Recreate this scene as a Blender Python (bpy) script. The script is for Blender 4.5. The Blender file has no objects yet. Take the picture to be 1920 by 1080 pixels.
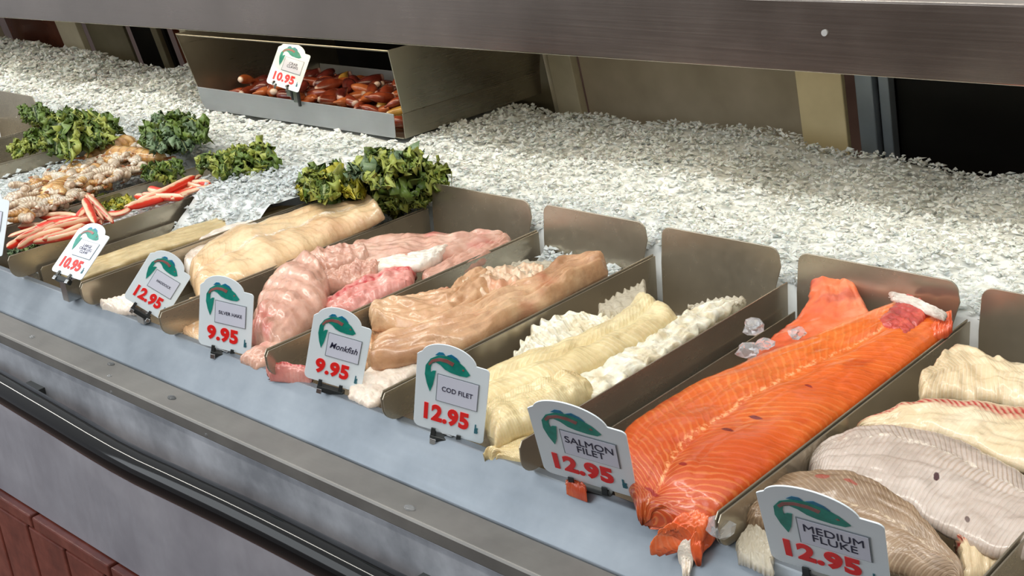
import bpy, math, random
import numpy as np
from mathutils import Vector, Matrix, noise

# ------------------------------------------------------------------ camera
F = 2364.265
RW = ((0.72845231, -0.18420633, 0.65986761),
      (0.67889286, 0.32341508, -0.65917157),
      (-0.09198756, 0.92815447, 0.36064883))       # rows: world axes seen from the camera
CAM = Vector((0, 0, 1.5))
col = bpy.context.scene.collection
cd = bpy.data.cameras.new('camera'); cam = bpy.data.objects.new('camera', cd); col.objects.link(cam)
cd.sensor_width = 36; cd.lens = F / 1920 * 36; cd.clip_start = .02
m = Matrix(RW).to_4x4(); m.translation = CAM; cam.matrix_world = m
sc = bpy.context.scene; sc.camera = cam
sc.view_settings.view_transform = 'Standard'; sc.view_settings.look = 'None'
sc.view_settings.gamma = 1; sc.view_settings.use_curve_mapping = False
sc.view_settings.exposure = -0.13

# ------------------------------------------------------------------ light
def new_world():
    w = bpy.data.worlds.new('market_daylight'); sc.world = w; w.use_nodes = True
    nt = w.node_tree; nt.nodes.clear(); N = nt.nodes.new; L = nt.links.new
    tc = N('ShaderNodeTexCoord'); sp = N('ShaderNodeSeparateXYZ'); L(tc.outputs['Generated'], sp.inputs[0])
    rx = N('ShaderNodeValToRGB'); ad = N('ShaderNodeMath'); ad.operation = 'MULTIPLY_ADD'
    L(sp.outputs['X'], ad.inputs[0]); ad.inputs[1].default_value = .5; ad.inputs[2].default_value = .5; L(ad.outputs[0], rx.inputs[0])
    e = rx.color_ramp.elements
    e[0].position = 0.0; e[0].color = (.50, .53, .58, 1)
    e[1].position = 1.0; e[1].color = (.24, .20, .16, 1)
    a = e.new(.12); a.color = (.36, .36, .38, 1)
    a = e.new(.24); a.color = (.10, .078, .07, 1)
    a = e.new(.60); a.color = (.085, .065, .055, 1)
    rz = N('ShaderNodeValToRGB'); L(sp.outputs['Z'], rz.inputs[0])
    e = rz.color_ramp.elements
    e[0].position = .05; e[0].color = (0, 0, 0, 1)
    e[1].position = .75; e[1].color = (1, 1, 1, 1)
    mx = N('ShaderNodeMix'); mx.data_type = 'RGBA'
    L(rz.outputs[0], mx.inputs[0]); L(rx.outputs[0], mx.inputs[6]); mx.inputs[7].default_value = (.82, .85, .86, 1)
    bg = N('ShaderNodeBackground'); bg.inputs[1].default_value = 1.15; L(mx.outputs[2], bg.inputs[0])
    o = N('ShaderNodeOutputWorld'); L(bg.outputs[0], o.inputs[0])
new_world()
def area(name, loc, target, sx, sy, power, color):
    l = bpy.data.lights.new(name, 'AREA'); l.shape = 'RECTANGLE'; l.size = sx; l.size_y = sy; l.energy = power; l.color = color
    o = bpy.data.objects.new(name, l); col.objects.link(o); o.location = loc
    o.rotation_euler = (Vector(target) - Vector(loc)).to_track_quat('-Z', 'Y').to_euler(); return o
area('hood_strip_light', (-1.9, 1.40, 1.20), (-1.9, 1.32, .9), 4.2, .05, 6.8, (1, .86, .62))
area('ceiling_light', (-4.0, .25, 2.9), (-4.0, .9, .9), 11.0, .09, 120, (1, .96, .88))
area('shopfront_daylight', (-2.9, -1.6, 2.2), (-1.6, .9, .9), 2.6, 1.6, 42, (.89, .95, 1.0))

# ------------------------------------------------------------------ measuring: an image point onto a real plane of the counter
def ray(u, v):
    c = (u - 960, -(v - 540), -F)
    return Vector([sum(RW[i][k] * c[k] for k in range(3)) for i in range(3)])
def hz(u, v, z=.95):
    r = ray(u, v); return CAM + r * ((z - CAM.z) / r.z)
def hy(u, v, y):
    r = ray(u, v); return CAM + r * (y / r.y)

# ------------------------------------------------------------------ object helpers
def tag(o, label=None, cat=None, group=None, kind=None):
    if label: o['label'] = label
    if cat: o['category'] = cat
    if group: o['group'] = group
    if kind: o['kind'] = kind
    return o
def empty(name, loc, label, cat, group=None):
    o = bpy.data.objects.new(name, None); col.objects.link(o); o.location = loc; o.empty_display_size = .02
    return tag(o, label, cat, group)
def mk(name, verts, faces, mat, parent=None, smooth=False, uvs=None):
    me = bpy.data.meshes.new(name); me.from_pydata([tuple(v) for v in verts], [], faces); me.update()
    if smooth: me.polygons.foreach_set('use_smooth', [True] * len(me.polygons))
    if uvs is not None:
        ul = me.uv_layers.new(name='UVMap')
        li = np.empty(len(me.loops), dtype=np.int32); me.loops.foreach_get('vertex_index', li)
        ul.data.foreach_set('uv', np.array(uvs, dtype=np.float32)[li].ravel())
    o = bpy.data.objects.new(name, me); col.objects.link(o)
    if mat: me.materials.append(mat)
    if parent:
        o.parent = parent; o.matrix_parent_inverse = Matrix.Identity(4)
        o.location = -parent.location if parent.type == 'EMPTY' and parent.parent is None else (0, 0, 0)
    return o
def bevel(o, w=.001, seg=2):
    b = o.modifiers.new('bevel', 'BEVEL'); b.width = w; b.segments = seg; b.limit_method = 'ANGLE'; b.angle_limit = math.radians(40); return o
class Geo:
    def __init__(s): s.v = []; s.f = []
    def prism(s, poly, ax, a, b):
        """poly in the plane square to axis ax, drawn out from a to b"""
        n = len(poly); k = len(s.v)
        for c in (a, b):
            for p in poly:
                q = [0, 0, 0]; q[ax] = c
                r = [i for i in range(3) if i != ax]; q[r[0]] = p[0]; q[r[1]] = p[1]; s.v.append(Vector(q))
        s.f.append(list(range(k, k + n))[::-1]); s.f.append(list(range(k + n, k + 2 * n)))
        for i in range(n):
            j = (i + 1) % n; s.f.append([k + i, k + j, k + n + j, k + n + i])
        return s
    def box(s, a, b): return s.prism([(a[0], a[1]), (b[0], a[1]), (b[0], b[1]), (a[0], b[1])], 2, a[2], b[2])
    def slab(s, pts, nrm, t):
        """a flat outline in space given a thickness t along nrm"""
        k = len(s.v); n = len(pts); d = Vector(nrm).normalized() * t
        s.v += [Vector(p) for p in pts] + [Vector(p) + d for p in pts]
        s.f.append(list(range(k, k + n))[::-1]); s.f.append(list(range(k + n, k + 2 * n)))
        for i in range(n):
            j = (i + 1) % n; s.f.append([k + i, k + j, k + n + j, k + n + i])
        return s
    def tube(s, pts, r, seg=12, closed_r=None):
        k0 = len(s.v); pts = [Vector(p) for p in pts]; n = len(pts)
        for i, p in enumerate(pts):
            t = (pts[min(i + 1, n - 1)] - pts[max(i - 1, 0)]).normalized()
            a = t.cross(Vector((0, 0, 1)) if abs(t.z) < .9 else Vector((1, 0, 0))).normalized(); b = t.cross(a)
            rr = r[i] if isinstance(r, (list, tuple)) else r
            for j in range(seg):
                w = 2 * math.pi * j / seg; s.v.append(p + a * math.cos(w) * rr + b * math.sin(w) * rr)
        for i in range(n - 1):
            for j in range(seg):
                jj = (j + 1) % seg; s.f.append([k0 + i * seg + j, k0 + i * seg + jj, k0 + (i + 1) * seg + jj, k0 + (i + 1) * seg + j])
        s.f.append(list(range(k0, k0 + seg))[::-1]); s.f.append(list(range(k0 + (n - 1) * seg, k0 + n * seg)))
        return s
    def build(s, name, mat, parent=None, smooth=False): return mk(name, s.v, s.f, mat, parent, smooth)
def catmull(P, n):
    P = [Vector(p) for p in P]; d = [0]
    for i in range(1, len(P)): d.append(d[-1] + max(1e-6, (P[i] - P[i - 1]).length))
    out = []
    for k in range(n):
        t = d[-1] * k / (n - 1); i = 0
        while i < len(P) - 2 and t > d[i + 1]: i += 1
        u = (t - d[i]) / (d[i + 1] - d[i])
        p0 = P[i - 1] if i > 0 else P[i] * 2 - P[i + 1]; p1 = P[i]; p2 = P[i + 1]; p3 = P[i + 2] if i + 2 < len(P) else P[i + 1] * 2 - P[i]
        out.append(.5 * ((2 * p1) + (p2 - p0) * u + (2 * p0 - 5 * p1 + 4 * p2 - p3) * u * u + (3 * p1 - p0 - 3 * p2 + p3) * u ** 3))
    return out

# ------------------------------------------------------------------ materials
def lin(c):
    return tuple(((x / 255) / 12.92 if x / 255 <= .04045 else (((x / 255) + .055) / 1.055) ** 2.4) for x in c) + (1,)
class M:
    def __init__(s, name):
        s.m = bpy.data.materials.new(name); s.m.use_nodes = True; s.nt = s.m.node_tree
        s.b = s.nt.nodes['Principled BSDF']; s.tc = None
    def n(s, t, **k):
        x = s.nt.nodes.new(t)
        for a, b in k.items(): setattr(x, a, b)
        return x
    def l(s, a, b): s.nt.links.new(a, b)
    def set(s, **k):
        for a, v in k.items():
            s.b.inputs[{'base': 'Base Color', 'rough': 'Roughness', 'metal': 'Metallic', 'spec': 'Specular IOR Level', 'sss': 'Subsurface Weight',
                        'coat': 'Coat Weight', 'coatr': 'Coat Roughness', 'trans': 'Transmission Weight', 'ior': 'IOR', 'alpha': 'Alpha', 'sheen': 'Sheen Weight'}[a]].default_value = v
        return s
    def coord(s, kind='Object', scale=(1, 1, 1), rot=(0, 0, 0)):
        if s.tc is None: s.tc = s.n('ShaderNodeTexCoord')
        mp = s.n('ShaderNodeMapping'); s.l(s.tc.outputs[kind], mp.inputs[0]); mp.inputs['Scale'].default_value = scale; mp.inputs['Rotation'].default_value = rot
        return mp.outputs[0]
    def noise(s, co, scale, detail=4, rough=.55, dist=0):
        x = s.n('ShaderNodeTexNoise'); s.l(co, x.inputs['Vector']); x.inputs['Scale'].default_value = scale
        x.inputs['Detail'].default_value = detail; x.inputs['Roughness'].default_value = rough; x.inputs['Distortion'].default_value = dist
        return x.outputs['Fac']
    def ramp(s, src, stops):
        x = s.n('ShaderNodeValToRGB'); s.l(src, x.inputs[0]); e = x.color_ramp.elements
        while len(e) > len(stops): e.remove(e[-1])
        while len(e) < len(stops): e.new(.5)
        for i, (p, c) in enumerate(stops): e[i].position = p; e[i].color = c if len(c) == 4 else lin(c)
        return x.outputs[0]
    def mix(s, fac, a, b, mode='MIX'):
        x = s.n('ShaderNodeMix'); x.data_type = 'RGBA'; x.blend_type = mode
        for i, v in ((0, fac), (6, a), (7, b)):
            if hasattr(v, 'links') or hasattr(v, 'is_linked'): s.l(v, x.inputs[i])
            elif i == 0: x.inputs[0].default_value = v
            else: x.inputs[i].default_value = v if len(v) == 4 else lin(v)
        return x.outputs[2]
    def math(s, op, a, b=None, c=None):
        x = s.n('ShaderNodeMath', operation=op)
        for i, v in enumerate((a, b, c)):
            if v is None: continue
            if isinstance(v, (int, float)): x.inputs[i].default_value = v
            else: s.l(v, x.inputs[i])
        return x.outputs[0]
    def bump(s, h, strength=.3, dist=.002):
        x = s.n('ShaderNodeBump'); s.l(h, x.inputs['Height']); x.inputs['Strength'].default_value = strength; x.inputs['Distance'].default_value = dist
        s.l(x.outputs[0], s.b.inputs['Normal']); return s
    def to(s, sock, name): s.l(sock, s.b.inputs[name]); return s

def steel(name, c1, c2, rough=.34, streak=(1, 60, 60), metal=.9, blot=4, bmp=.1):
    k = M(name); co = k.coord('Object', streak); a = k.noise(co, 6, 5, .65); co2 = k.coord('Object'); b = k.noise(co2, blot, 5, .6)
    base = k.ramp(b, [(.3, c1), (.7, c2)])
    k.to(base, 'Base Color'); k.set(metal=metal)
    r = k.math('MULTIPLY_ADD', a, .22, rough - .11); r2 = k.math('MULTIPLY_ADD', b, .25, -.12); k.to(k.math('ADD', r, r2), 'Roughness')
    k.bump(a, bmp, .0006); return k.m
ST_TRAY = steel('tray_steel', (164, 154, 136), (188, 178, 158), .24, (14, 3, 14), .72, 4, .03)
ST_LIP = steel('worn_counter_steel', (112, 120, 128), (140, 148, 156), .42, (1.5, 30, 30), .6, 9)
ST_FACE = steel('mottled_face_steel', (150, 154, 162), (200, 204, 212), .45, (5, 20, 20), .25, 16)
ST_LEDGE = steel('ledge_steel', (108, 106, 103), (126, 124, 120), .45, (1.5, 40, 40), .3, 12)
ST_PANEL = steel('pale_panel_steel', (165, 166, 176), (196, 197, 205), .5, (12, 12, 1.5), .45, 6)
ST_HOOD = steel('hood_steel', (152, 144, 136), (178, 168, 160), .22, (.6, 50, 50), .95, 3)
ST_BRIGHT = M('bright_clip_steel').set(base=lin((205, 208, 210)), metal=1, rough=.18).m
def plain(name, c, rough=.5, metal=0, var=12, scale=9):
    k = M(name); co = k.coord('Object'); n = k.noise(co, scale, 4)
    d = tuple(max(0, x - var) for x in c); e = tuple(min(255, x + var) for x in c)
    k.to(k.ramp(n, [(.3, d), (.7, e)]), 'Base Color'); k.set(rough=rough, metal=metal); return k.m
BLACK_RUBBER = M('black_rail').set(base=lin((10, 10, 11)), rough=.07, spec=.28).m
DARK = plain('dark_clip', (52, 55, 55), .4, .4, 8)
WELL = plain('well_steel', (70, 66, 60), .5, .5, 12)
def tile_mat():
    k = M('glazed_red_brick'); co = k.coord('Object'); n = k.noise(co, 22, 6, .65)
    k.to(k.ramp(n, [(.25, (88, 40, 32)), (.55, (122, 62, 50)), (.8, (146, 88, 74))]), 'Base Color'); k.set(rough=.3, spec=.6); k.bump(n, .35, .002); return k.m
TILE = tile_mat(); GROUT = plain('dark_grout', (38, 28, 26), .9)
def ice_mat():
    k = M('crushed_ice'); co = k.coord('Object'); n = k.noise(co, 30, 5, .7); n2 = k.noise(co, 5, 3)
    k.to(k.mix(.5, k.ramp(n, [(.3, (214, 222, 224)), (.7, (250, 251, 248))]), k.ramp(n2, [(.3, (226, 228, 224)), (.7, (246, 247, 244))])), 'Base Color')
    k.set(rough=.25, trans=.32, ior=1.31, spec=.45, sss=.15); return k.m
ICE = ice_mat()
ICE_BASE = plain('packed_ice', (222, 226, 224), .4, 0, 12, 25)

def flesh(name, stops, n=26, stripe=.5, chev=1.6, stripe_c=(255, 225, 190), blood=None, line=None, nscale=18, rough=.28, sss=.12, bump=.5, vc=.5, thin=.62, blotch=None, spots=(), warp=7., band=None, shade_grad=None, nbw=.45):
    """flesh of a fillet: u runs along it, v across; the muscle bands are thin pale chevrons bent at v=vc"""
    k = M(name); k.tc = k.n('ShaderNodeTexCoord'); sp = k.n('ShaderNodeSeparateXYZ'); k.l(k.tc.outputs['UV'], sp.inputs[0]); U, V = sp.outputs[0], sp.outputs[1]
    co = k.coord('Object'); nz = k.noise(co, nscale, 6, .65); nf = k.noise(co, 150, 5, .65); n2 = k.noise(co, 26, 4, .6); nb = k.noise(co, 60, 3, .6)
    base = k.ramp(nz, stops)
    if shade_grad: base = k.mix(k.math('MULTIPLY', k.ramp(k.math('ADD', U, k.math('MULTIPLY_ADD', nz, .5, -.25)), [(shade_grad[1], (0, 0, 0, 1)), (shade_grad[2], (1, 1, 1, 1))]), shade_grad[3]), base, shade_grad[0])
    av = k.math('ABSOLUTE', k.math('SUBTRACT', V, vc))
    ph = k.math('ADD', k.math('MULTIPLY', U, n * 6.283), k.math('MULTIPLY', k.math('POWER', av, .8), chev * n * .9))
    ph = k.math('ADD', ph, k.math('MULTIPLY', n2, warp)); ph = k.math('ADD', ph, k.math('MULTIPLY', nb, 2.2))
    w = k.math('MULTIPLY_ADD', k.math('SINE', ph), .5, .5)
    wv = k.ramp(w, [(thin, (0, 0, 0, 1)), (1.0, (1, 1, 1, 1))])
    vis = k.math('MULTIPLY', wv, k.ramp(k.noise(co, 14, 3, .6), [(.38, (.08, .08, .08, 1)), (.62, (1, 1, 1, 1))]))
    if band: vis = k.math('MULTIPLY', vis, k.ramp(V, [(0., (band[0],) * 3 + (1,)), (band[2], (band[0],) * 3 + (1,)), (band[2] + .08, (band[1],) * 3 + (1,))]))
    fac = k.math('MULTIPLY', vis, stripe)
    c = k.mix(fac, base, stripe_c)
    fl = k.ramp(nb, [(.36, (1, 1, 1, 1)), (.5, (0, 0, 0, 1))]); c = k.mix(k.math('MULTIPLY', fl, .22), c, tuple(int(x * .82) for x in stops[0][1]))
    if blotch:
        bm = k.ramp(k.noise(co, blotch[1], 3, .5), [(blotch[2], (0, 0, 0, 1)), (blotch[2] + .12, (1, 1, 1, 1))]); c = k.mix(k.math('MULTIPLY', bm, blotch[3]), c, blotch[0])
    if blood:
        d = k.math('ABSOLUTE', k.math('SUBTRACT', k.math('ADD', V, k.math('MULTIPLY_ADD', n2, .16, -.08)), blood[1]))
        bm = k.ramp(k.math('DIVIDE', d, blood[2]), [(.25, (1, 1, 1, 1)), (1., (0, 0, 0, 1))])
        c = k.mix(k.math('MULTIPLY', bm, k.math('MULTIPLY', blood[3], k.math('MULTIPLY_ADD', w, .7, .4))), c, blood[0])
    if line:
        d = k.math('ABSOLUTE', k.math('SUBTRACT', k.math('ADD', V, k.math('MULTIPLY_ADD', n2, .08, -.04)), line[1]))
        lm = k.ramp(k.math('DIVIDE', d, line[2]), [(.2, (1, 1, 1, 1)), (1., (0, 0, 0, 1))])
        c = k.mix(k.math('MULTIPLY', lm, k.ramp(nf, [(.48, (.05, .05, .05, 1)), (.58, (.9, .9, .9, 1))])), c, line[0])
    for (su, sv, ru, rv, scol) in spots:
        du = k.math('DIVIDE', k.math('SUBTRACT', U, su), ru); dv = k.math('DIVIDE', k.math('SUBTRACT', V, sv), rv)
        dd = k.math('ADD', k.math('ADD', k.math('MULTIPLY', du, du), k.math('MULTIPLY', dv, dv)), k.math('MULTIPLY_ADD', nf, 1.2, -.6))
        c = k.mix(k.ramp(dd, [(.5, (1, 1, 1, 1)), (1., (0, 0, 0, 1))]), c, scol)
    k.to(c, 'Base Color'); k.set(rough=rough, sss=sss, spec=.5, coat=.4, coatr=.14)
    k.b.inputs['Subsurface Radius'].default_value = (.02, .008, .005); k.b.inputs['Subsurface Scale'].default_value = .4
    h = k.math('ADD', k.math('MULTIPLY', wv, .5 * stripe + .05), k.math('ADD', k.math('MULTIPLY', nf, .4), k.math('MULTIPLY', nb, nbw)))
    k.bump(h, bump, .0022); return k.m

# ------------------------------------------------------------------ the setting
def structure(o): o['kind'] = 'structure'; return o
g = Geo(); g.box((-6, -5, -.02), (3, 3, 0)); structure(g.build('floor', plain('dark_red_floor', (70, 48, 40), .5)))
g = Geo(); g.box((-5, .675, 0), (.6, .70, .56)); wf = structure(g.build('wall_front', GROUT))
g = Geo()
x = -4.98
while x < .5:
    for (z0, z1) in ((.335, .528), (.135, .328), (.005, .128)):
        g.box((x + .003, .655, z0), (x + .112, .68, z1))
    x += .115
x = -4.95
while x < .5:
    g.box((x + .003, .652, .534), (x + .227, .68, .556)); x += .23
bevel(structure(g.build('trim_front', TILE, wf)), .003, 2)['label'] = 'red glazed bricks in dark joints'
g = Geo(); g.box((-6, 2.6, 0), (3, 2.62, 3)); structure(g.build('wall_back', plain('dim_brown_wall', (64, 42, 32), .5, 0, 22, 3)))

# ------------------------------------------------------------------ display counter
X0, X1 = -4.7, .5
ct = empty('display_counter', (-2.1, .70, 0), 'long stainless steel fish counter with a sloping lip, narrow ledge and pale lower panel', 'counter')
def prof(name, pts, mat, parent=ct, x0=X0, x1=X1, bev=.0015):
    g = Geo(); g.prism(pts, 0, x0, x1); return bevel(g.build(name, mat, parent), bev, 3)
prof('sloping_lip', [(.752, .86), (.752, .905), (.747, .912), (.738, .912), (.699, .871), (.699, .86)], ST_LIP)
prof('ledge', [(.699, .852), (.699, .869), (.6595, .869), (.6575, .8665), (.6575, .852)], ST_LEDGE)
prof('front_face', [(.69, .785), (.69, .8515), (.6595, .8515), (.6595, .785)], ST_FACE)['label'] = 'mottled grey steel face above the rail'
prof('lower_panel', [(.69, .558), (.69, .7845), (.664, .7845), (.664, .558)], ST_PANEL)['label'] = 'pale matt steel panel below the rail'
g = Geo(); g.box((X0, .752, .84), (X1, 1.90, .872)); g.box((X0, .752, .56), (X1, .76, .84)); g.build('well', WELL, ct)
rr = [(-4.7, .622, .818), (-3.2, .624, .816), (-2.2, .627, .812), (-1.75, .626, .812), (-1.5, .6205, .809), (-1.36, .617, .806), (-1.27, .616, .805), (-1.18, .619, .805), (-1.02, .623, .805), (-.8, .624, .804), (-.4, .624, .803), (.5, .624, .80)]
g = Geo(); g.tube(catmull(rr, 90), .0205, 28); rail = g.build('bumper_rail', BLACK_RUBBER, ct, True); rail['label'] = 'glossy black round bumper rail'
for x in (-4.0, -3.2, -2.4, -1.6, -.8, 0):
    g = Geo(); g.box((x - .02, .63, .79), (x + .02, .66, .81)); g.build('rail_bracket', DARK, ct)
# water drops on the ledge and below its edge
dropm = M('water_drop').set(base=(.9, .93, .95, 1), rough=.03, trans=.9, ior=1.33).m
def drop(u, v, y, s):
    if y is None: p = hz(u, v, .869)
    else: p = hy(u, v, y)
    vs = []; fs = []; n = 14; rg = 6
    for i in range(rg + 1):
        a = i / rg * math.pi / 2
        for j in range(n):
            w = 2 * math.pi * j / n; k = 1 + .18 * math.sin(2 * w + u)
            q = Vector((math.cos(w) * math.cos(a) * s * k * 1.5, math.sin(w) * math.cos(a) * s, math.sin(a) * s * .55))
            if y is not None: q = Vector((q.x, -q.z, q.y))
            vs.append(p + q)
    for i in range(rg):
        for j in range(n): fs.append([i * n + j, i * n + (j + 1) % n, (i + 1) * n + (j + 1) % n, (i + 1) * n + j])
    fs.append(list(range(n))[::-1])
    return mk('water_drop', vs, fs, dropm, None, True)
for i, (u, v, y, s) in enumerate([(208, 683, None, .004), (322, 746, None, .0045), (205, 705, None, .003), (60, 632, None, .004), (768, 953, None, .0045), (210, 735, .6585, .003), (388, 815, .6585, .003)]):
    if i < 5: tag(drop(u, v, y, s), 'small clear water drop standing on the grey steel ledge', 'water drop', 'water drops on the steel ledge')
    else: tag(drop(u, v, y, s), ['small bright water drop clinging below the ledge edge, the more upper left of two', 'small dark water drop clinging below the ledge edge, the more lower right of two'][i - 5], 'water drop')

# ------------------------------------------------------------------ hood over the back of the case
hd = empty('service_hood', (-2, 1.35, 1.13), 'brushed stainless steel hood running over the back of the ice display', 'hood')
def hood():
    a = hy(0, 33, 1.35); b = hy(1918, 163, 1.35)
    sl = (b.z - a.z) / (b.x - a.x); zz = lambda x: a.z + sl * (x - a.x)
    xa, xb = -4.8, .5
    ht = .088
    def strip(name, pr, mat):
        g = Geo(); n = len(pr); 
        for x in (xa, xb):
            for (y, dz) in pr: g.v.append(Vector((x, y, zz(x) + dz)))
        g.f.append(list(range(n))[::-1]); g.f.append(list(range(n, 2 * n)))
        for i in range(n):
            j = (i + 1) % n; g.f.append([i, j, n + j, n + i])
        return bevel(g.build(name, mat, hd), .003, 3)
    strip('fascia', [(1.350, 0), (1.350, ht), (1.362, ht + .012), (1.385, ht + .012), (1.385, ht + .004), (1.366, ht + .004), (1.356, ht - .006), (1.356, .004), (1.370, .004), (1.370, 0)], ST_HOOD)
    strip('hood_top', [(1.386, ht - .004), (1.386, ht + .012), (1.95, ht + .012), (1.95, ht - .004)], ST_HOOD)
    g = Geo(); c = hy(1545, 62, 1.348); g.tube([c + Vector((0, .003, 0)), c], .004, 14); s = g.build('scuff_spot', plain('pale_spot', (176, 178, 178), .5), hd)
hood()

# ------------------------------------------------------------------ back doors
def bz(z): return 1.76 + (1.20 - z) * .2
def backpanel(name, x0, x1, dy, t, mat, label, cat, group=None, z0=.875, z1=1.19):
    g = Geo(); p = [Vector((x0, bz(z0) + dy, z0)), Vector((x1, bz(z0) + dy, z0)), Vector((x1, bz(z1) + dy, z1)), Vector((x0, bz(z1) + dy, z1))]
    g.slab(p, (0, 1, 0), t); o = bevel(g.build(name, mat), .002); return tag(o, label, cat, group)
GREY = plain('grey_olive_panel', (168, 160, 142), .42, .1, 16, 6)
OLIVE = plain('olive_panel', (112, 108, 90), .45, .1, 12, 6)
CREAM = plain('cream_strip', (226, 214, 174), .5, 0, 10, 9)
POST = plain('pale_post', (210, 206, 186), .35, .3, 12, 9)
BLUEP = plain('blue_grey_post', (150, 164, 178), .3, .6, 12, 9)
NIGHT = M('dark_glass').set(base=lin((20, 20, 19)), rough=.3, spec=.25).m
BROWN = plain('brown_reflection_glass', (84, 44, 28), .25, 0, 22, 5)  # brownish reflections in the dark openings, put into the colour and its noise
backpanel('sliding_door', -1.578, -1.10, .02, .01, GREY, 'smudged olive-grey sliding door behind the ice, right of the pale post', 'door')
backpanel('door_strip', -1.10, -1.015, .012, .012, CREAM, 'cream strip at the right end of the olive-grey sliding door', 'strip')
backpanel('sliding_door', -1.014, -.935, .05, .01, NIGHT, 'narrow black gap panel between cream strip and blue-grey post', 'door')
backpanel('door_post', -.985, -.955, .0, .02, BLUEP, 'slim blue-grey metal post in front of the black doors', 'post')
backpanel('door_post', -.95, -.932, .01, .02, BLUEP, 'thin second blue-grey post beside the slim blue-grey post', 'post')
backpanel('sliding_door', -.93, .4, .03, .01, NIGHT, 'large black sliding door at the right end of the case', 'door')
backpanel('door_post', -1.64, -1.58, .0, .02, POST, 'pale wide post right of the red shellfish tray', 'post')
backpanel('door_post', -1.665, -1.65, .015, .012, POST, 'pale thin post just left of the wide pale post', 'post')
backpanel('sliding_door', -1.95, -1.667, .03, .01, OLIVE, 'dark olive door half hidden by the tall steel tray wall', 'door')
backpanel('door_post', -2.03, -1.99, .0, .02, BLUEP, 'grey post seen through the opening of the red shellfish tray', 'post')
backpanel('sliding_door', -2.9, -2.04, .04, .01, NIGHT, 'dark door behind the left half of the red shellfish tray', 'door')
backpanel('door_post', -2.93, -2.90, .0, .02, POST, 'pale narrow post touching the left end of the red shellfish tray', 'post')
backpanel('sliding_door', -3.05, -2.93, .05, .01, BROWN, 'dark panel coloured with reddish brown reflections, left of the red shellfish tray', 'door')
backpanel('door_post', -3.09, -3.06, .01, .015, OLIVE, 'thin dull olive post between the black and the reddish panels', 'post')
backpanel('sliding_door', -3.27, -3.09, .05, .01, NIGHT, 'narrow black panel right of the olive door at far left', 'door')
backpanel('sliding_door', -3.48, -3.27, .03, .01, OLIVE, 'olive sliding door just right of the wide pale post at far left', 'door')
backpanel('door_post', -3.60, -3.48, .0, .02, POST, 'wide pale post near the top left corner', 'post')
backpanel('sliding_door', -4.02, -3.60, .04, .01, BROWN, 'dark panel coloured with brown reflections at the top left corner', 'door')
backpanel('door_post', -4.1, -4.02, .0, .02, POST, 'pale post cut by the left edge of the picture', 'post')
backpanel('sliding_door', -4.7, -4.1, .04, .01, BROWN, 'dark panel coloured with brown reflections beyond the left post', 'door') if False else None

# ------------------------------------------------------------------ crushed ice: one bed nobody could count
random.seed(4); np.random.seed(4)
def crest(x):
    return .948 + .010 * math.sin(x * 3.1 + 1) + .008 * math.sin(x * 9.3) + .016 * noise.noise(Vector((x * 5, 0, 3)))
def icez(x, y):
    z = .948
    t = min(1, max(0, (y - 1.25) / .45))
    z = z * (1 - t) + crest(x) * t
    z += .018 * noise.noise(Vector((x * 7, y * 9, 1))) + .006 * noise.noise(Vector((x * 28, y * 28, 5)))
    if y > 1.72: z -= (y - 1.72) * .8
    if -2.35 < x < -1.60 and 1.38 < y < 1.75: z = min(z, .952)
    if x < -2.3: z += .004
    return z
def ice_bed():
    V = []; Fc = []; step = .016
    xs = np.arange(-4.6, .45, step); ys = np.arange(1.196, 1.80, step)
    for x in xs:
        for y in ys: V.append((x, y, icez(x, y) - .004))
    nx, ny = len(xs), len(ys)
    for i in range(nx - 1):
        for j in range(ny - 1): Fc.append([i * ny + j, (i + 1) * ny + j, (i + 1) * ny + j + 1, i * ny + j + 1])
    k = len(V)
    for x in xs: V.append((x, ys[0], .873))
    for i in range(nx - 1): Fc.append([i * ny, k + i, k + i + 1, (i + 1) * ny])
    o = mk('crushed_ice', V, Fc, ICE_BASE, None, True); tag(o, 'bank of crushed clear ice behind the fish trays', 'ice', kind='stuff')
    return o
def shards(name, pts, sizes, parent):
    """angular chips of ice: squashed eight-sided lumps"""
    n = len(pts); base = np.array([(1, 0, 0), (-1, 0, 0), (0, 1, 0), (0, -1, 0), (0, 0, 1), (0, 0, -1)], float)
    V = np.repeat(base[None], n, 0) * np.random.uniform(.45, 1.15, (n, 6, 1)) + np.random.uniform(-.28, .28, (n, 6, 3))
    sc_ = np.stack([np.random.uniform(.6, 1.5, n), np.random.uniform(.5, 1.0, n), np.random.uniform(.25, .7, n)], 1)
    V = V * sc_[:, None, :] * np.array(sizes)[:, None, None]
    a, b, c = np.random.uniform(0, 6.28, n), np.random.uniform(-.55, .55, n), np.random.uniform(0, 6.28, n)
    def rot(ax, t):
        Rm = np.zeros((n, 3, 3)); i, j = [(1, 2), (0, 2), (0, 1)][ax]; Rm[:, ax, ax] = 1
        Rm[:, i, i] = np.cos(t); Rm[:, j, j] = np.cos(t); Rm[:, i, j] = -np.sin(t); Rm[:, j, i] = np.sin(t); return Rm
    Rm = rot(2, a) @ rot(0, b) @ rot(2, c)
    V = np.einsum('nij,nkj->nki', Rm, V) + np.array(pts)[:, None, :]
    tri = np.array([(0, 2, 4), (2, 1, 4), (1, 3, 4), (3, 0, 4), (2, 0, 5), (1, 2, 5), (3, 1, 5), (0, 3, 5)])
    Fc = (np.arange(n)[:, None, None] * 6 + tri[None]).reshape(-1, 3)
    o = mk(name, V.reshape(-1, 3), Fc.tolist(), ICE, parent)
    return o
bed = ice_bed()
P = []; S = []
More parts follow.
